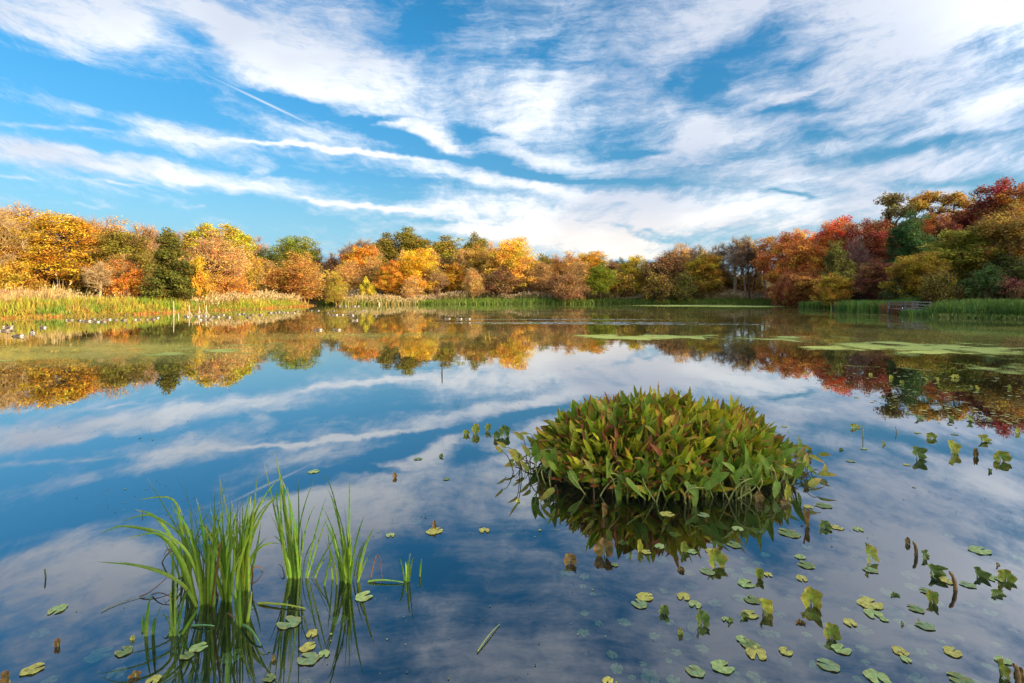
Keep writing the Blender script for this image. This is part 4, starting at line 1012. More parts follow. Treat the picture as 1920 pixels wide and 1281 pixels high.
# pencil-like sticks in the water
def stick(px, py, toppx, toppy, r_, col, label):
    b = W(px, py); b2 = b.copy(); b2[2] = -.12; D = b[1]; t_ = P(toppx, toppy, D)
    A = Acc(); p_ = bez(b2, (b2 + t_) / 2 + np.array([.004, 0, .0]), t_, 6) - b
    v_, q_ = tube(p_, np.linspace(r_, r_ * .7, 6), 6); A.add(v_, q=q_, c=col)
    o = A.build('stick', M_WOOD, smooth=True); o.location = b
    return tag(o, label, 'stick')
stick(86,1085,84,1067,.006,(.05,.07,.02),'short green stick poking up left of the grassy clumps')
stick(828,701,829,683,.02,(.06,.05,.04),'thin dark stick standing in open water below the highest trees')
stick(632,645,633,634,.02,(.06,.05,.04),'small dark stick standing in the water below the two swimming geese')
stick(268,968,267,960,.004,(.06,.07,.03),'tiny stick above the pale cloud reflection')
stick(1616,819,1618,797,.007,(.3,.28,.12),'pale leaning stem standing among the scattered leaves on the right')
stick(1683,812,1679,800,.006,(.2,.15,.06),'short brown leaning stem among the scattered leaves on the right')
for i, (px, py, tp_, r_, lab) in enumerate([(326,594,565,.04,'thin pale reed stalk standing in the water left of the snags'),(335,595,588,.04,'very short pale stalk in the water by the snags'),
    (355,592,572,.05,'left pale snag standing in the shallows off the left bank'),(374,592,575,.05,'middle pale snag standing in the shallows off the left bank'),(387,592,573,.06,'right pale snag standing in the shallows off the left bank')]):
    o = stick(px, py, px - .5, tp_, r_, (.5,.38,.24), lab)
    if i >= 2:
        D = W(px, py)[1]; A = Acc()
        for k in range(7):
            a = k * .9; p_ = bez((0, 0, .55), (math.cos(a) * .1, math.sin(a) * .1, .25), (math.cos(a) * .28, math.sin(a) * .28, -.05), 5)
            v_, q_ = tube(p_, np.linspace(.02, .04, 5), 5); A.add(v_, q=q_, c=(.4,.3,.18))
        A.build('roots', M_WOOD, o, smooth=True)
o = stick(711,571.5,711,566.5,.2,(.55,.45,.35),'pale stump standing at the far shore by the inlet reeds'); o.name = 'tree_stump'; o['category'] = 'stump'

# ------------------------------------------------------------------ pickerelweed mound
MC = np.array([1.68, 5.92, 0.0]); MRX, MRY, MH = 1.50, 1.0, .69
rr = random.Random(11)
def leaf_geo(A, base, d, up, L, w, curl, col, colt, fold=.35, m=7):
    d = np.asarray(d, float); d /= np.linalg.norm(d)
    side = np.cross(d, up); side /= np.linalg.norm(side) + 1e-9; n_ = np.cross(side, d)
    s = np.linspace(0, 1, m)
    # heart-lance outline
    ww = w * .5 * np.array([math.sin(math.pi * min(1, (x * .9 + .1)) ** .72) ** .8 if x < 1 else 0.02 for x in s])
    pts = base + d * (L * s)[:, None] + n_ * (curl * L * s ** 2)[:, None]
    Lf = pts - side * ww[:, None] + n_ * (ww * fold)[:, None]; Rt = pts + side * ww[:, None] + n_ * (ww * fold)[:, None]
    V = np.stack([Lf, pts, Rt], 1).reshape(-1, 3)
    q = []
    for i in range(m - 1):
        b = i * 3; q += [[b, b + 1, b + 4, b + 3], [b + 1, b + 2, b + 5, b + 4]]
    c = np.asarray(col) * (1 - s[:, None] ** 2) + np.asarray(colt) * s[:, None] ** 2
    A.add(V, q=np.array(q), c=np.repeat(c, 3, axis=0))
LV, DV, ST = Acc(), Acc(), Acc()
_G = np.random.default_rng(4)
def fbm_s(a, b): return float(fbm(np.array([a]), np.array([b]), 123, 3)[0])
def prof(r_): return MH * max(0.0, 1 - r_ ** 2.6) ** .62
for i in range(3700):
    a = rr.random() * 6.283; q = rr.random() ** .5
    edge = .93 + .06 * math.sin(3 * a + 1) + .05 * math.sin(7 * a)
    x, y = math.cos(a) * q * MRX * edge, math.sin(a) * q * MRY * edge
    f_ = rr.random() ** .55
    hgt = prof(q) * (.2 + .8 * f_) * (.86 + .28 * fbm_s(x * 3.1 + 20, y * 3.1 + 20)) + .02 + max(0, rr.gauss(0, .035))
    top = f_ > .7
    out = np.array([math.cos(a) * q ** 1.4, math.sin(a) * q ** 1.4, 0])
    tilt = rr.gauss(0, .32)
    d = out * (.55 if top else 1.0) + np.array([rr.gauss(0, .62), rr.gauss(0, .62), (1.0 if top else .45 + rr.random() * .7) + (-.6 if q > .85 and rr.random() < .5 else 0)])
    L = rr.uniform(.11, .225) * (1 if top else .95); w = L * (rr.uniform(.2, .32) if rr.random() < .55 else rr.uniform(.34, .48))
    B = np.array([x, y, hgt])
    k = rr.random(); warm = min(1.2, max(0, (fbm_s(x * 2.2 + 5, y * 2.2 + 9) - .25) * 1.3 + rr.gauss(0, .3))) * (1 if top else .6)
    if k < .14 + .14 * (x < -.2) or (not top and k < .24):
        col = (.36, .10, .035) if rr.random() < .6 else (.54, .27, .05)
        leaf_geo(DV, B, d, np.array([rr.gauss(0, .5), rr.gauss(0, .5), 1.0]), L * .85, w * .6, rr.uniform(-.5, .4), col, (.16, .07, .03), .8)
    else:
        g = rr.uniform(.55, 1.3)
        col = (.11 + .36 * warm, .24 + .20 * warm, .015); colt = (.24 + .30 * warm, .28 + .10 * warm, .018) if rr.random() < .7 else (.46, .17, .04)
        leaf_geo(LV, B, d, np.array([rr.gauss(0, .6), rr.gauss(-.5, .6), .8]), L, w, rr.gauss(0, .35), np.array(col) * g, np.array(colt) * g, .35)
    if i % 2 == 0:
        rt_ = np.array([x * .86 + rr.gauss(0, .03), y * .84 + rr.gauss(0, .03), -.08])
        mid = (B + rt_) / 2 + out * .06 + np.array([rr.gauss(0, .02), rr.gauss(0, .02), .04])
        v_, q_ = tube(bez(rt_, mid, B, 6), np.linspace(.0065, .0035, 6), 4)
        ST.add(v_, q=q_, c=np.array([(.18, .24, .05), (.24, .2, .07), (.2, .1, .05)][rr.choice([0, 0, 1, 2])]) * rr.uniform(.7, 1.2))
# long curved stalks hanging out at the front
for i in range(85):
    a = -1.57 + rr.gauss(0, .85); q = rr.uniform(.82, 1.02)
    x, y = math.cos(a) * q * MRX, math.sin(a) * q * MRY
    rt_ = np.array([x, y, -.05]); B = rt_ + np.array([rr.gauss(0, .10), rr.uniform(-.12, .1), rr.uniform(.16, .34)])
    mid = (rt_ + B) / 2 + np.array([rr.gauss(0, .05), rr.gauss(-.02, .04), .08])
    v_, q_ = tube(bez(rt_, mid, B, 8), np.linspace(.008, .005, 8), 5); ST.add(v_, q=q_, c=(.34, .36, .11))
    d = np.array([rr.gauss(0, .35), -.35, rr.choice([-.6, .5, .8])])
    leaf_geo(LV, B, d, np.array([rr.gauss(0, .3), -.7, .5]), rr.uniform(.16, .24), rr.uniform(.06, .09), rr.uniform(-.4, .2), (.15, .25, .03), (.16, .22, .03), .3)
# stray dead stalks on both flanks
for i in range(46):
    sgn = -1 if rr.random() < .45 else 1
    a = (math.pi if sgn < 0 else 0) + rr.gauss(0, .45); q = rr.uniform(.9, 1.12)
    x, y = math.cos(a) * q * MRX, math.sin(a) * q * MRY
    rt_ = np.array([x, y, -.05]); B = rt_ + np.array([sgn * rr.uniform(.0, .22), rr.gauss(0, .15), rr.uniform(.03, .3)])
    v_, q_ = tube(bez(rt_, (rt_ + B) / 2 + np.array([0, 0, .08]), B, 6), np.linspace(.006, .003, 6), 4); ST.add(v_, q=q_, c=(.12, .08, .04))
    leaf_geo(LV if rr.random() < .6 else DV, B, np.array([sgn * .5, rr.gauss(0, .5), rr.uniform(-.3, 1)]), np.array([0, -.6, .7]), rr.uniform(.1, .18), rr.uniform(.05, .08), rr.uniform(-.5, .3), (.2, .22, .03), (.34, .2, .04), .5)
rt = empty('pickerelweed_mound', MC)
LV.build('leaves', M_PICK, rt); o = DV.build('withered_leaves', M_PICK, rt); o['label'] = 'rust brown withered leaves'
ST.build('stems', M_PICK, rt, smooth=True)
tag(rt, 'big rounded mound of green and rust pickerelweed leaves standing in the water', 'water plant')

# ------------------------------------------------------------------ lily pads
def heart(m, notch=.35, seed=0, ragged=.06):
    r_ = random.Random(seed); pts = []
    ph = r_.random() * 6
    for i in range(m):
        a = notch + (2 * math.pi - 2 * notch) * i / (m - 1)
        rad = 1.0 + .10 * math.cos(a) + ragged * math.sin(5 * a + ph) * r_.random() + .05 * math.sin(2 * a + ph)
        if i in (0, m - 1): rad *= .86
        pts.append((math.cos(a) * rad, math.sin(a) * rad * .86))
    return pts
def pad_mesh(Rm, kind, col, edge, seed, fold=0.0, crinkle=.03):
    """heart shaped leaf as a fan with an inner ring; kind flat or curled"""
    r_ = random.Random(seed); m = 26; pts = heart(m, r_.uniform(.12, .4), seed, .12 if kind == 'flat' else .2)
    V = [(0, 0, 0)]; C = [np.array(col) * 1.1]
    for ring, f_ in ((0, .5), (1, .85), (2, 1.0)):
        for i, (x, y) in enumerate(pts):
            xx, yy = x * f_ * Rm, y * f_ * Rm
            z = crinkle * Rm * math.sin(i * 1.3 + seed) * f_ ** 2 + abs(yy) * math.tan(fold) * .8
            if kind != 'flat': z += Rm * .35 * f_ ** 2 * max(0, math.sin(i * .45 + seed))
            V.append((xx, yy, z))
            k = [0.0, .35, 1.0][ring] * (1 if math.sin(i * 1.1 + seed * 3) > -.1 else .2) * (1 if kind != 'flat' else .7)
            vein = 1.12 if i % 4 == 0 else .95
            C.append((np.array(col) * (1 - k) + np.array(edge) * k) * vein)
    T = [[0, 1 + i, 2 + i] for i in range(m - 1)]
    Q = []
    for rg in range(2):
        for i in range(m - 1):
            a = 1 + rg * m + i; Q.append([a, a + m, a + m + 1, a + 1])
    return np.array(V), np.array(Q), np.array(T), np.array(C)
def zone(px, py):
    if px < 760 and py > 1080: return 'among the grassy clumps'
    if px < 760: return 'left of the leafy mound'
    if px < 1080 and py > 1190: return 'in the bottom centre'
    if px < 1080: return 'left of the leafy mound'
    return None
PADS = []   # px, py, wpx
PADS += [(1063,1070,30),(1153,1060,15),(1183,1040,25),(1211,1036,20),(1241,1046,28),(1237,1025,23),(1296,1035,23),(1377,1023,29),(1331,1033,20),(1291,1070,25),(1327,1073,31),(1383,1077,30),(1398,1095,35),(1298,1096,29),(1282,1119,30),(1208,1120,35),(1200,1134,34),(1303,1134,28),(1341,1127,28),(1411,1126,33),(1307,1173,43),(1406,1153,32),(1286,1188,27),(1361,1162,18),(1391,1200,25),(1408,1211,38),(1418,1225,45),(1433,1183,28),(1305,1261,38),(1219,1263,45),(1353,1252,45),(1383,1273,48),(1140,1278,25),(1250,965,30),(1320,967,25),(1383,992,25),(1418,992,28)]
PADS += [(1481,1001,43),(1546,995,26),(1569,990,25),(1565,1007,20),(1609,993,22),(1500,1045,22),(1513,1061,33),(1503,1085,25),(1604,1043,26),(1633,1070,28),(1705,1074,37),(1836,1033,42),(1484,1118,26),(1440,1078,18),(1776,1090,30),(1816,1098,28),(1863,1085,30),(1901,1088,20),(1738,1110,26),(1585,1138,18),(1630,1133,50),(1679,1143,40),(1638,1152,38),(1658,1163,16),(1718,1143,30),(1593,1168,28),(1619,1177,36),(1736,1175,34),(1451,1184,26),(1577,1219,37),(1653,1227,40),(1687,1222,32),(1785,1224,36),(1554,1249,43),(1644,1271,50),(1722,1268,36),(1803,1276,45),(1899,1178,16),(1473,1223,28),(1475,1238,22),(1698,1237,22),(1880,1240,30)]
PADS += [(1545,949,32),(1515,951,20),(1747,855,20),(1595,865,18),(1665,806,16),(1620,842,14),(1680,838,16),(1470,800,12),(1700,872,14),(1790,815,14),(1720,812,14)]
PADS += [(184,1223,50),(233,1223,35),(220,1256,38),(60,1257,40),(75,1183,35),(109,1143,35),(371,1216,34),(351,1231,28),(288,1276,30),(92,1271,30),(543,1169,48),(638,1158,38),(681,1120,38),(616,1140,30),(585,1189,26),(576,1215,32),(579,1237,45),(608,1227,25),(433,1227,45),(506,1273,25),(576,1275,25),(814,997,35),(780,976,26),(732,1004,20),(588,885,24),(837,899,15),(908,995,24),(956,998,18),(784,861,18),(975,942,30)]
r_ = random.Random(21); SUNK = set()
for _ in range(900):
    px, py = r_.uniform(1090, 1915), r_.uniform(985, 1276)
    if len(SUNK) > 62: break
    if min((px - a) ** 2 + ((py - b) * 1.6) ** 2 for a, b, _w in PADS) > 24 ** 2 and r_.random() < .35 + .65 * (py - 985) / 290:
        SUNK.add(len(PADS)); PADS.append((px, py, r_.uniform(14, 34)))
BANDS = [(0, 900, 'far beyond the mound'), (900, 1012, 'beside the mound foot'), (1012, 1056, 'in the first row below the mound'), (1056, 1104, 'in the second row below the mound'),
         (1104, 1160, 'midway down the lower right'), (1160, 1215, 'near the bottom at lower right'), (1215, 1300, 'at the lower right bottom edge')]
def where(px, py):
    zz = zone(px, py)
    if zz: return zz if py < 1215 or 'left of' in zz or 'bottom' in zz else 'at the bottom edge below the clumps'
    for a, b, s in BANDS:
        if a <= py < b: return s
ORD = ['first', 'second', 'third', 'fourth', 'fifth', 'sixth', 'seventh', 'eighth', 'ninth', 'tenth', 'eleventh', 'twelfth', 'thirteenth', 'fourteenth', 'fifteenth', 'sixteenth', 'seventeenth', 'eighteenth', 'nineteenth', 'twentieth']
def ranked(items, key):
    g_ = {}
    for i, it in enumerate(items): g_.setdefault(key(it), []).append(i)
    out = {}
    for k_, ids in g_.items():
        for n_, i in enumerate(sorted(ids, key=lambda j: items[j][0])): out[i] = (k_, n_, len(ids))
    return out
PCOL = {'pale green': (.24, .33, .12), 'grey green': (.15, .23, .11), 'yellow green': (.36, .34, .08), 'dull green': (.12, .18, .06)}
names = list(PCOL); pc = ['sunken green' if i in SUNK else names[(i * 7 + i // 3) % 4] for i in range(len(PADS))]
PCOL['sunken green'] = (.36, .46, .12)
rk = ranked([(p[0], p[1], c) for p, c in zip(PADS, pc)], lambda it: (where(it[0], it[1]), it[2]))
for i, (px, py, w) in enumerate(PADS):
    b = W(px, py); Rm = w / F * b[1] * .46
    sub = (i * 5) % 9 < 3 or i in SUNK
    cn = pc[i]; (loc, _), n_, tot = rk[i]
    V, Q, T, C = pad_mesh(Rm, 'flat', PCOL[cn], (.34, .28, .07) if i % 3 else PCOL[cn], i + 3, 0, .03 if not sub else .06)
    o = obj('lily_pad', mesh_np('lily_pad', V, [Q, T], M_PAD, {'col': C}, smooth=True))
    o.location = (b[0], b[1], (-.022 if i in SUNK else -.014) if sub else .006); o.rotation_euler = (0, 0, (i * 2.1) % 6.28); o.scale = (1, 1.0, 1)
    lab = ('%s %s lily pad from the left %s' % (ORD[n_], cn, loc)) if tot > 1 else 'only %s lily pad floating %s' % (cn, loc)
    tag(o, lab, 'lily pad', 'floating lily pads')
# upright, curled spatterdock leaves: px, py of waterline, width, height (px), colour
UP = [(1068,1058,26,20,'b'),(1133,1043,36,32,'b'),(1199,1034,12,26,'y'),(1282,1034,15,22,'m'),(1342,1060,36,32,'m'),(1277,1070,14,11,'b'),(1422,1084,16,22,'m'),(1246,1152,20,20,'g'),(1316,1172,27,28,'g'),(1368,1166,14,12,'g'),(1276,1190,10,16,'m'),(1395,1158,20,14,'g'),(1434,1150,28,28,'y'),
      (1511,988,14,36,'b'),(1545,990,24,16,'g'),(1632,1052,30,34,'m'),(1702,1020,10,16,'b'),(1734,1046,22,18,'g'),(1748,1078,38,24,'g'),(1747,1130,20,24,'m'),(1835,1082,26,20,'g'),(1886,1088,28,22,'m'),(1871,1062,14,10,'b'),(1870,1116,28,14,'g'),(1521,1135,36,36,'y'),(1560,1198,30,30,'m'),(1500,1168,18,10,'b'),(1677,1117,16,8,'g'),(1880,1270,26,38,'m'),(1911,1280,18,34,'b'),(1692,1172,8,7,'b'),
      (1721,860,28,24,'g'),(1787,850,22,26,'y'),(1876,864,27,20,'m'),(1829,856,9,18,'b'),(1746,822,18,13,'m'),(1845,828,24,14,'m'),(1819,791,14,13,'g'),(1782,788,14,10,'g'),(1722,786,22,10,'g'),(1657,834,7,10,'m'),(1604,803,20,10,'m'),(1907,812,10,12,'y'),(1515,844,12,9,'m'),(1511,860,16,12,'b'),(1855,885,8,9,'g'),(1576,844,8,6,'g'),
      (1632,704,7,6,'y'),(1670,710,8,8,'y'),(1691,719,8,7,'m'),(1737,714,9,7,'m'),(1756,714,9,8,'y'),(1790,709,14,8,'y'),(1830,730,9,9,'y'),(1890,728,9,8,'m'),(1820,727,7,6,'m'),
      (15,1285,28,30,'b'),(108,1212,10,20,'b'),(253,1270,20,15,'b'),(249,1200,9,12,'y'),(814,992,8,20,'b'),(740,896,9,11,'b'),(514,1238,8,14,'b'),
      (874,815,13,11,'m'),(892,814,16,20,'m'),(916,808,12,15,'m'),(931,822,14,16,'g'),(946,818,22,22,'g'),(828,857,9,8,'g'),(971,941,8,7,'y'),(1132,968,12,26,'b'),(1423,940,18,20,'b'),(1477,940,13,38,'y'),(1472,948,16,14,'b')]
UC = {'b': ('brown edged', (.11,.075,.018), (.24,.10,.025)), 'y': ('yellow green', (.28,.30,.03), (.46,.30,.05)), 'm': ('green and yellow', (.15,.20,.02), (.40,.26,.05)), 'g': ('dark green', (.06,.11,.018), (.16,.18,.03))}
def where2(px, py):
    if py < 740: return 'on the dark tree reflection'
    if px > 1490 and py < 950: return 'on the water right of the mound'
    if 850 < px < 990 and py < 830: return 'left of the mound top'
    if px > 1080 and 930 < py < 975: return 'touching the front of the mound'
    return where(px, py)
rk = ranked([(u_[0], u_[1], u_[4]) for u_ in UP], lambda it: (where2(it[0], it[1]), it[2]))
for i, (px, py, w, h_, c) in enumerate(UP):
    b = W(px, py); D = b[1]; wm, hm = w / F * D, h_ / F * D
    cn, c0, c1 = UC[c]; (loc, _), n_, tot = rk[i]
    rt = empty('spatterdock_leaf', b)
    r_ = random.Random(i + 50)
    V, Q, T, C = pad_mesh(1.0, 'curl', c0, c1, i + 11, r_.uniform(.35, .9), .17)
    V = V[:, [1, 0, 2]] * np.array([1, -1, 1.0]); Q = Q[:, ::-1]; T = T[:, ::-1]   # tip up
    V[:, 1] += .75
    tl = r_.uniform(1.05, 1.45)                               # stand it up
    y_, z_ = V[:, 1].copy(), V[:, 2].copy()
    V[:, 1] = y_ * math.cos(tl) - z_ * math.sin(tl); V[:, 2] = y_ * math.sin(tl) + z_ * math.cos(tl)
    V[:, 2] -= V[:, 2].min()
    V[:, 0] *= wm / (np.ptp(V[:, 0])); V[:, 1] *= wm / max(.6, np.ptp(V[:, 0] / 1.0)) if False else wm * .5; V[:, 2] *= hm * 1.02 / V[:, 2].max()
    V[:, 2] -= .012
    a = r_.uniform(-.5, .5); x_ = V[:, 0].copy()
    V[:, 0] = x_ * math.cos(a) - V[:, 1] * math.sin(a); V[:, 1] = x_ * math.sin(a) + V[:, 1] * math.cos(a)
    o = obj('blade', mesh_np('blade', V, [Q, T], M_PAD, {'col': C}, smooth=True), rt)
    if D < 9:
        A = Acc(); v_, q_ = tube(bez((0, .02, -.25), (0.01, .01, -.1), (V[0, 0], V[0, 1], max(.02, hm * .3)), 5), np.array([.007, .006, .006, .005, .004]), 5)
        A.add(v_, q=q_, c=(.2, .24, .08)); A.build('stem', M_PAD, rt, smooth=True)
    lab = ('%s %s curled leaf from the left %s' % (ORD[n_], cn, loc)) if tot > 1 else 'only %s curled leaf %s' % (cn, loc)
    tag(rt, lab, 'curled leaf', 'curled leaves standing out of the water')
# withered stalks
for k, (px, py, tx, ty, lab) in enumerate([(1717,1041,1712,1016,'thick brown withered stalk standing on the right, upright one'),(1792,1106,1780,1072,'thick brown withered stalk leaning left on the right'),(1908,1281,1900,1245,'withered rust stalk at the lower right corner')]):
    b = W(px, py); A = Acc(); D = b[1]
    p_ = bez(np.array([0, 0, -.05]), (P(tx, ty, D) - b) * .5 + np.array([.012, 0, 0]), P(tx, ty, D) - b, 7)
    v_, q_ = tube(p_, np.array([.018, .014, .011, .013, .009, .012, .005]), 7); A.add(v_, q=q_, c=(.22, .13, .05))
    o = A.build('withered_stalk', M_PAD, smooth=True); o.location = b; tag(o, lab, 'withered stalk')

# floating specks: bits of leaf and duckweed, too many to count
A = Acc(); n = 5200
px = rng.uniform(-60, 1980, n); py = 690 + 600 * rng.random(n) ** 1.15
D = HC * F / (py - HY); x = (px - 960) / F * D
k = fbm(x * .55 + 40, D * .8 + 9, 91, 4); right = smst(px, 1200, 1700)
keep = ((k > .63) & (rng.random(n) < .7)) | (rng.random(n) < .008 + .01 * right) | ((px > 1450) & (py < 860) & (rng.random(n) < .35))
keep &= (py < 1010) | (rng.random(n) < .12)
x, D, px, py = x[keep], D[keep], px[keep], py[keep]; n = len(x)
s = rng.uniform(.001, .0035, n) * (1 + 1.0 * (rng.random(n) < .08)) * (1 + D * .30)
th = rng.random(n) * 6.28; V = []
for j in range(5):
    a = th + j * 1.2566; q = s * rng.uniform(.6, 1.15, n); V.append(np.c_[x + np.cos(a) * q, D + np.sin(a) * q * 1.2, np.full(n, .005)])
V = np.stack(V, 1).reshape(-1, 3); b5 = np.arange(n)[:, None] * 5
T = np.concatenate([b5 + np.array([[0, 1, 2]]), b5 + np.array([[0, 2, 3]]), b5 + np.array([[0, 3, 4]])])
cols = np.array([(.05,.05,.025),(.10,.13,.04),(.22,.26,.08),(.10,.075,.04),(.22,.22,.12)])[rng.choice(5, n, p=[.36,.30,.2,.10,.04])]
A.add(V, t=T, c=np.repeat(cols, 5, axis=0))
tag(A.build('floating_debris', M_SCUM), 'scattered specks of leaf litter floating on the pond', 'debris', kind='stuff')
# yellow-green leaf scraps on the right, on the dark reflection
A = Acc(); n = 420
px = rng.uniform(1480, 1960, n); py = rng.uniform(690, 800, n); keep = (py - 690) < (px - 1430) * .33; px, py = px[keep], py[keep]; n = len(px)
D = HC * F / (py - HY); x = (px - 960) / F * D; s = rng.uniform(.02, .06, n); th = rng.random(n) * 6.28; V = []
for j in range(5):
    a = th + j * 1.2566; q = s * rng.uniform(.5, 1.2, n); V.append(np.c_[x + np.cos(a) * q, D + np.sin(a) * q, np.full(n, .006)])
V = np.stack(V, 1).reshape(-1, 3); b5 = np.arange(n)[:, None] * 5
T = np.concatenate([b5 + np.array([[0, 1, 2]]), b5 + np.array([[0, 2, 3]]), b5 + np.array([[0, 3, 4]])])
cols = np.array([(.14,.16,.05),(.26,.27,.12),(.10,.10,.04)])[rng.choice(3, n)]
A.add(V, t=T, c=np.repeat(cols, 5, axis=0))
tag(A.build('floating_leaves', M_SCUM), 'small pale leaf scraps dotting the dark reflection on the right', 'floating leaves', kind='stuff')

# ------------------------------------------------------------------ geese
def goose_mesh(pose):
    # rings from tail to bill: x, z, half width, half height, colour
    bw, gy, tn, bl, wh = (.07,.05,.035), (.10,.075,.055), (.24,.18,.12), (.015,.014,.013), (.5,.46,.4)
    body = [(-.40,.13,.005,.004,bl),(-.38,.125,.035,.015,bl),(-.32,.11,.07,.04,wh),(-.25,.09,.11,.075,wh),(-.14,.075,.15,.11,bw),(0,.07,.165,.125,bw),(.12,.07,.155,.125,gy),(.21,.085,.12,.11,tn),(.265,.12,.075,.085,tn)]
    if pose == 'up': neck = [(.28,.17,.045,.05,tn),(.285,.24,.032,.036,bl),(.28,.31,.028,.03,bl),(.29,.365,.03,.032,bl),(.315,.395,.036,.034,bl),(.34,.395,.033,.03,wh),(.365,.388,.022,.018,bl),(.40,.378,.012,.008,bl),(.43,.372,.003,.003,bl)]
    elif pose == 'rest': neck = [(.275,.16,.05,.05,tn),(.26,.20,.036,.036,bl),(.25,.235,.034,.034,bl),(.265,.262,.038,.034,bl),(.295,.262,.034,.03,wh),(.32,.255,.022,.018,bl),(.355,.245,.012,.008,bl),(.385,.24,.003,.003,bl)]
    else: neck = [(.33,.12,.045,.045,tn),(.39,.10,.032,.032,bl),(.44,.07,.03,.03,bl),(.48,.045,.034,.03,bl),(.505,.03,.03,.026,wh),(.53,.015,.02,.015,bl),(.56,.0,.01,.007,bl),(.585,-.01,.003,.003,bl)]
    rings = body + neck; c = np.array([(a, 0, b) for a, b, *_ in rings])
    tg = np.gradient(c, axis=0); tg /= np.linalg.norm(tg, axis=1)[:, None]
    n_ = 10; V = []; C = []
    for i, (x, z, hw, hh, col) in enumerate(rings):
        up = np.array([-tg[i][2], 0, tg[i][0]])
        for j in range(n_):
            a = j / n_ * 6.283
            V.append(c[i] + np.array([0, math.cos(a) * hw, 0]) + up * math.sin(a) * hh)
            cc = np.array(col)
            if 3 < i < 8 and math.sin(a) < -.35: cc = np.array((.34, .28, .21))
            C.append(cc)
    Q = [[i * n_ + j, i * n_ + (j + 1) % n_, (i + 1) * n_ + (j + 1) % n_, (i + 1) * n_ + j] for i in range(len(rings) - 1) for j in range(n_)]
    return mesh_np('goose', V, np.array(Q), M_FEATHER, {'col': C}, smooth=True)
GM = {k: goose_mesh(k) for k in ('up', 'rest', 'feed')}
GE = [(15.6,613.7),(19,616.8),(8,621),(36,631),(61,625),(81,615),(131,601),(150,602),(163,603),(175,599),(180,604.5),(188,601),(193,604),(201,600),(217,600),(232,601),(259,600),(277,600),(287,599.5),(293,597),(350,594.5),(369,594),(381,600.5),(391,599.5),(398,594.5),(382,593),
 (407,595),(416,591.5),(428,596),(446,590),(455.5,589),(460,590.5),(472,591),(466,596),(488,591),(506,587),(515,587),(522,586),(529,585),(536,587),(549,588),(556,584),(584,583),(596,583),(614,587),(625,583.5),(622,591),(628,591.5),(640,591),(659,592),(665,601.5),(667,584),(683,583),(703.5,593),(596.5,619.5),(631,619.5),(839,598.5),(861,599),(877,599),(636,574.5),(647,574.5),(651.5,575),(663,575),(670,574.8)]
def goose_label(i, px, py, pose):
    if i < 6: return ['goose with raised neck, topmost of the four at far left','goose just below the raised neck one at far left','pale breasted goose closest to the left frame edge','dark goose nearest the viewer in the far left group','goose with pale flank, second nearest in the far left group','dark goose alone at the right end of the far left group'][i]
    if i < 20: return 'goose %s from the left in the long row off the green bank' % ORD[i - 6]
    if i < 28: return 'goose %s from the left among those round the pale snags' % ORD[i - 20]
    if i in (54, 55): return ['dark goose swimming left, the left of the near pair in midwater', 'dark goose trailing the near pair in midwater'][i - 54]
    if i in (56, 57, 58): return ['leading goose of the three making a wake', 'middle goose of the three making a wake', 'last goose of the three making a wake'][i - 56]
    if i >= 59: return 'tiny white looking goose resting by the far reeds'
    if i < 42: return 'goose %s from the left in the loose flock off the plumed reeds' % ORD[min(i - 28, 13)]
    return 'goose %s from the left in the scattered flock in midwater' % ORD[i - 42]
order = sorted(range(28, 54), key=lambda j: GE[j][0])
for k_, j in enumerate(order): pass
rr = random.Random(3)
seq = list(range(28)) + order + list(range(54, len(GE)))
for i, j in enumerate(seq):
    px, py = GE[j]
    b = W(px, py); pose = ['up', 'rest', 'rest', 'feed'][rr.randrange(4)]
    if i == 0 or i == 16: pose = 'up'
    if i in (54, 55, 56, 57, 58): pose = 'rest' if i in (54, 55) else 'up'
    o = obj('goose', GM[pose]); s = rr.uniform(.66, .82) * (1.25 if b[1] > 70 else 1.0)
    o.location = (b[0], b[1], -.03); o.scale = (s, s, s)
    o.rotation_euler = (0, 0, (0 if rr.random() < .45 else math.pi) + rr.gauss(0, .5))
    if i in (54, 55, 56, 57, 58): o.rotation_euler = (0, 0, math.pi + .1 * i % .2)
    tag(o, goose_label(i, px, py, pose), 'goose', 'geese resting off the far reeds' if i >= 59 else 'geese swimming on the pond')

# egret
def ring_body(rings, n_=10):
    c = np.array([(a, 0, b) for a, b, *_ in rings]); tg = np.gradient(c, axis=0); tg /= np.linalg.norm(tg, axis=1)[:, None] + 1e-9; V = []
    for i, (x, z, hw, hh) in enumerate(rings):
        up = np.array([-tg[i][2], 0, tg[i][0]])
        for j in range(n_):
            a = j / n_ * 6.283; V.append(c[i] + np.array([0, math.cos(a) * hw, 0]) + up * math.sin(a) * hh)
    Q = [[i * n_ + j, i * n_ + (j + 1) % n_, (i + 1) * n_ + (j + 1) % n_, (i + 1) * n_ + j] for i in range(len(rings) - 1) for j in range(n_)]
    return np.array(V), np.array(Q)
A = Acc()
v_, q_ = ring_body([(-.30,.24,.01,.01),(-.2,.29,.05,.04),(-.08,.34,.09,.08),(.04,.39,.085,.09),(.11,.44,.05,.06),(.13,.50,.028,.03),(.09,.56,.022,.024),(.07,.62,.022,.022),(.10,.68,.024,.024),(.14,.70,.028,.026),(.18,.69,.014,.012),(.27,.67,.003,.003)])
A.add(v_, q=q_, c=(.85,.85,.82))
for s in (-1, 1):
    v_, q_ = tube([(0, s * .03, .32), (.01, s * .035, .15), (0, s * .03, -.1)], .012, 6); A.add(v_, q=q_, c=(.05,.05,.05))
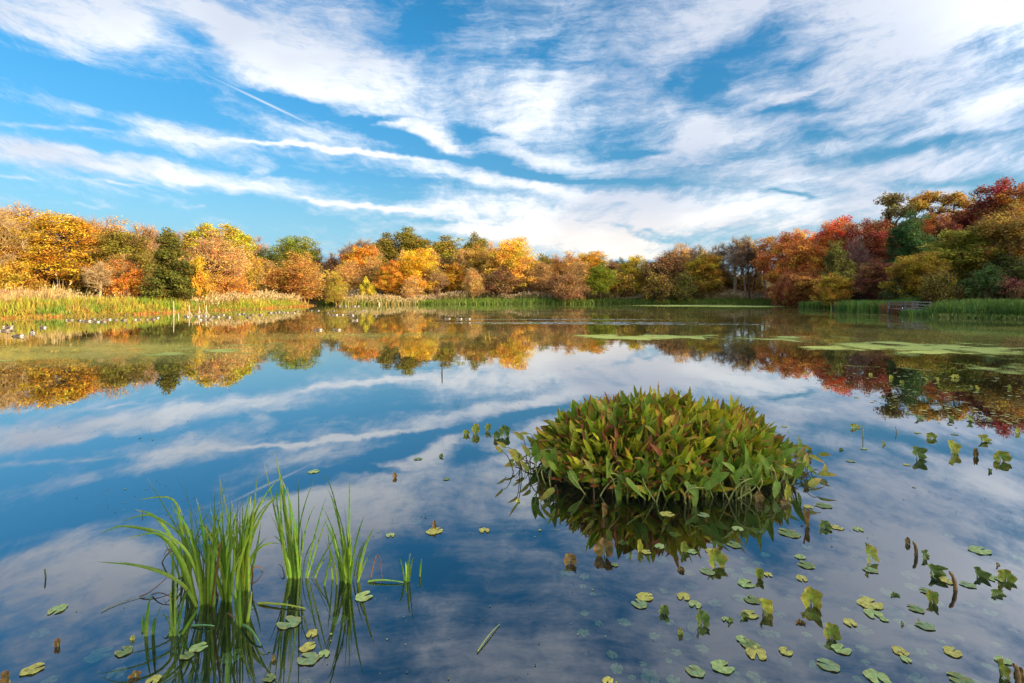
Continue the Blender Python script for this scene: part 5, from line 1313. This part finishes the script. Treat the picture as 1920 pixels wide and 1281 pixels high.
o = A.build('egret', M_FEATHER, smooth=True); o.location = W(1693, 590); o.rotation_euler = (0, 0, math.pi + .6)
tag(o, 'white egret standing in the shallows left of the wooden platform', 'egret')

# ------------------------------------------------------------------ wooden platform
def box(A, c, s, col):
    c = np.array(c, float); s = np.array(s, float) / 2
    v_ = np.array([[x, y, z] for z in (-1, 1) for y in (-1, 1) for x in (-1, 1)]) * s + c
    A.add(v_, q=np.array([[0,2,3,1],[4,5,7,6],[0,1,5,4],[2,6,7,3],[0,4,6,2],[1,3,7,5]]), c=col)
D0 = 49.0; x0 = (1697 - 960) / F * D0; x1 = (1741 - 960) / F * D0; zt_ = HC - (566.5 - HY) / F * D0; zd = HC - (580 - HY) / F * D0
xc = (x0 + x1) / 2; wd_ = x1 - x0
rt = empty('viewing_platform', (xc, D0, 0), R(-6))
gw = (.13, .125, .125)
A = Acc()
for i in range(12): box(A, (-wd_ / 2 + (i + .5) * wd_ / 12, 1.2, zd - .02), (wd_ / 12 - .012, 2.6, .04), gw)
A.build('deck', M_WOOD, rt)
zg = zt_ - zd
for x in (-wd_ / 2, -.05, wd_ / 2):
    A = Acc(); box(A, (x, -.14, (zt_ + .06 - .6) / 2), (.10, .10, zt_ + .06 + .6), gw); A.build('post', M_WOOD, rt)
for k, z in enumerate((zt_ - .03, zt_ - .3, zt_ - .56)):
    A = Acc(); box(A, (0, -.212, z), (wd_ + .1, .04, .10), gw); A.build('rail', M_WOOD, rt)
for s in (-1, 1):
    A = Acc()
    for z in (zt_ - .03, zt_ - .3): box(A, (s * (wd_ / 2 + .07), 1.2, z), (.04, 2.6, .09), gw)
    A.build('side_rail', M_WOOD, rt)
for s in (-1, 1):
    A = Acc(); box(A, (s * wd_ / 2, 2.4, zt_ / 2 - .2), (.1, .1, zt_ + .5), gw); A.build('post', M_WOOD, rt)
A = Acc(); box(A, (0, -.06, zd - .12), (wd_ - .12, .05, .15), gw); A.build('beam', M_WOOD, rt)
tag(rt, 'grey wooden viewing platform with railing in the right bank reeds', 'platform')
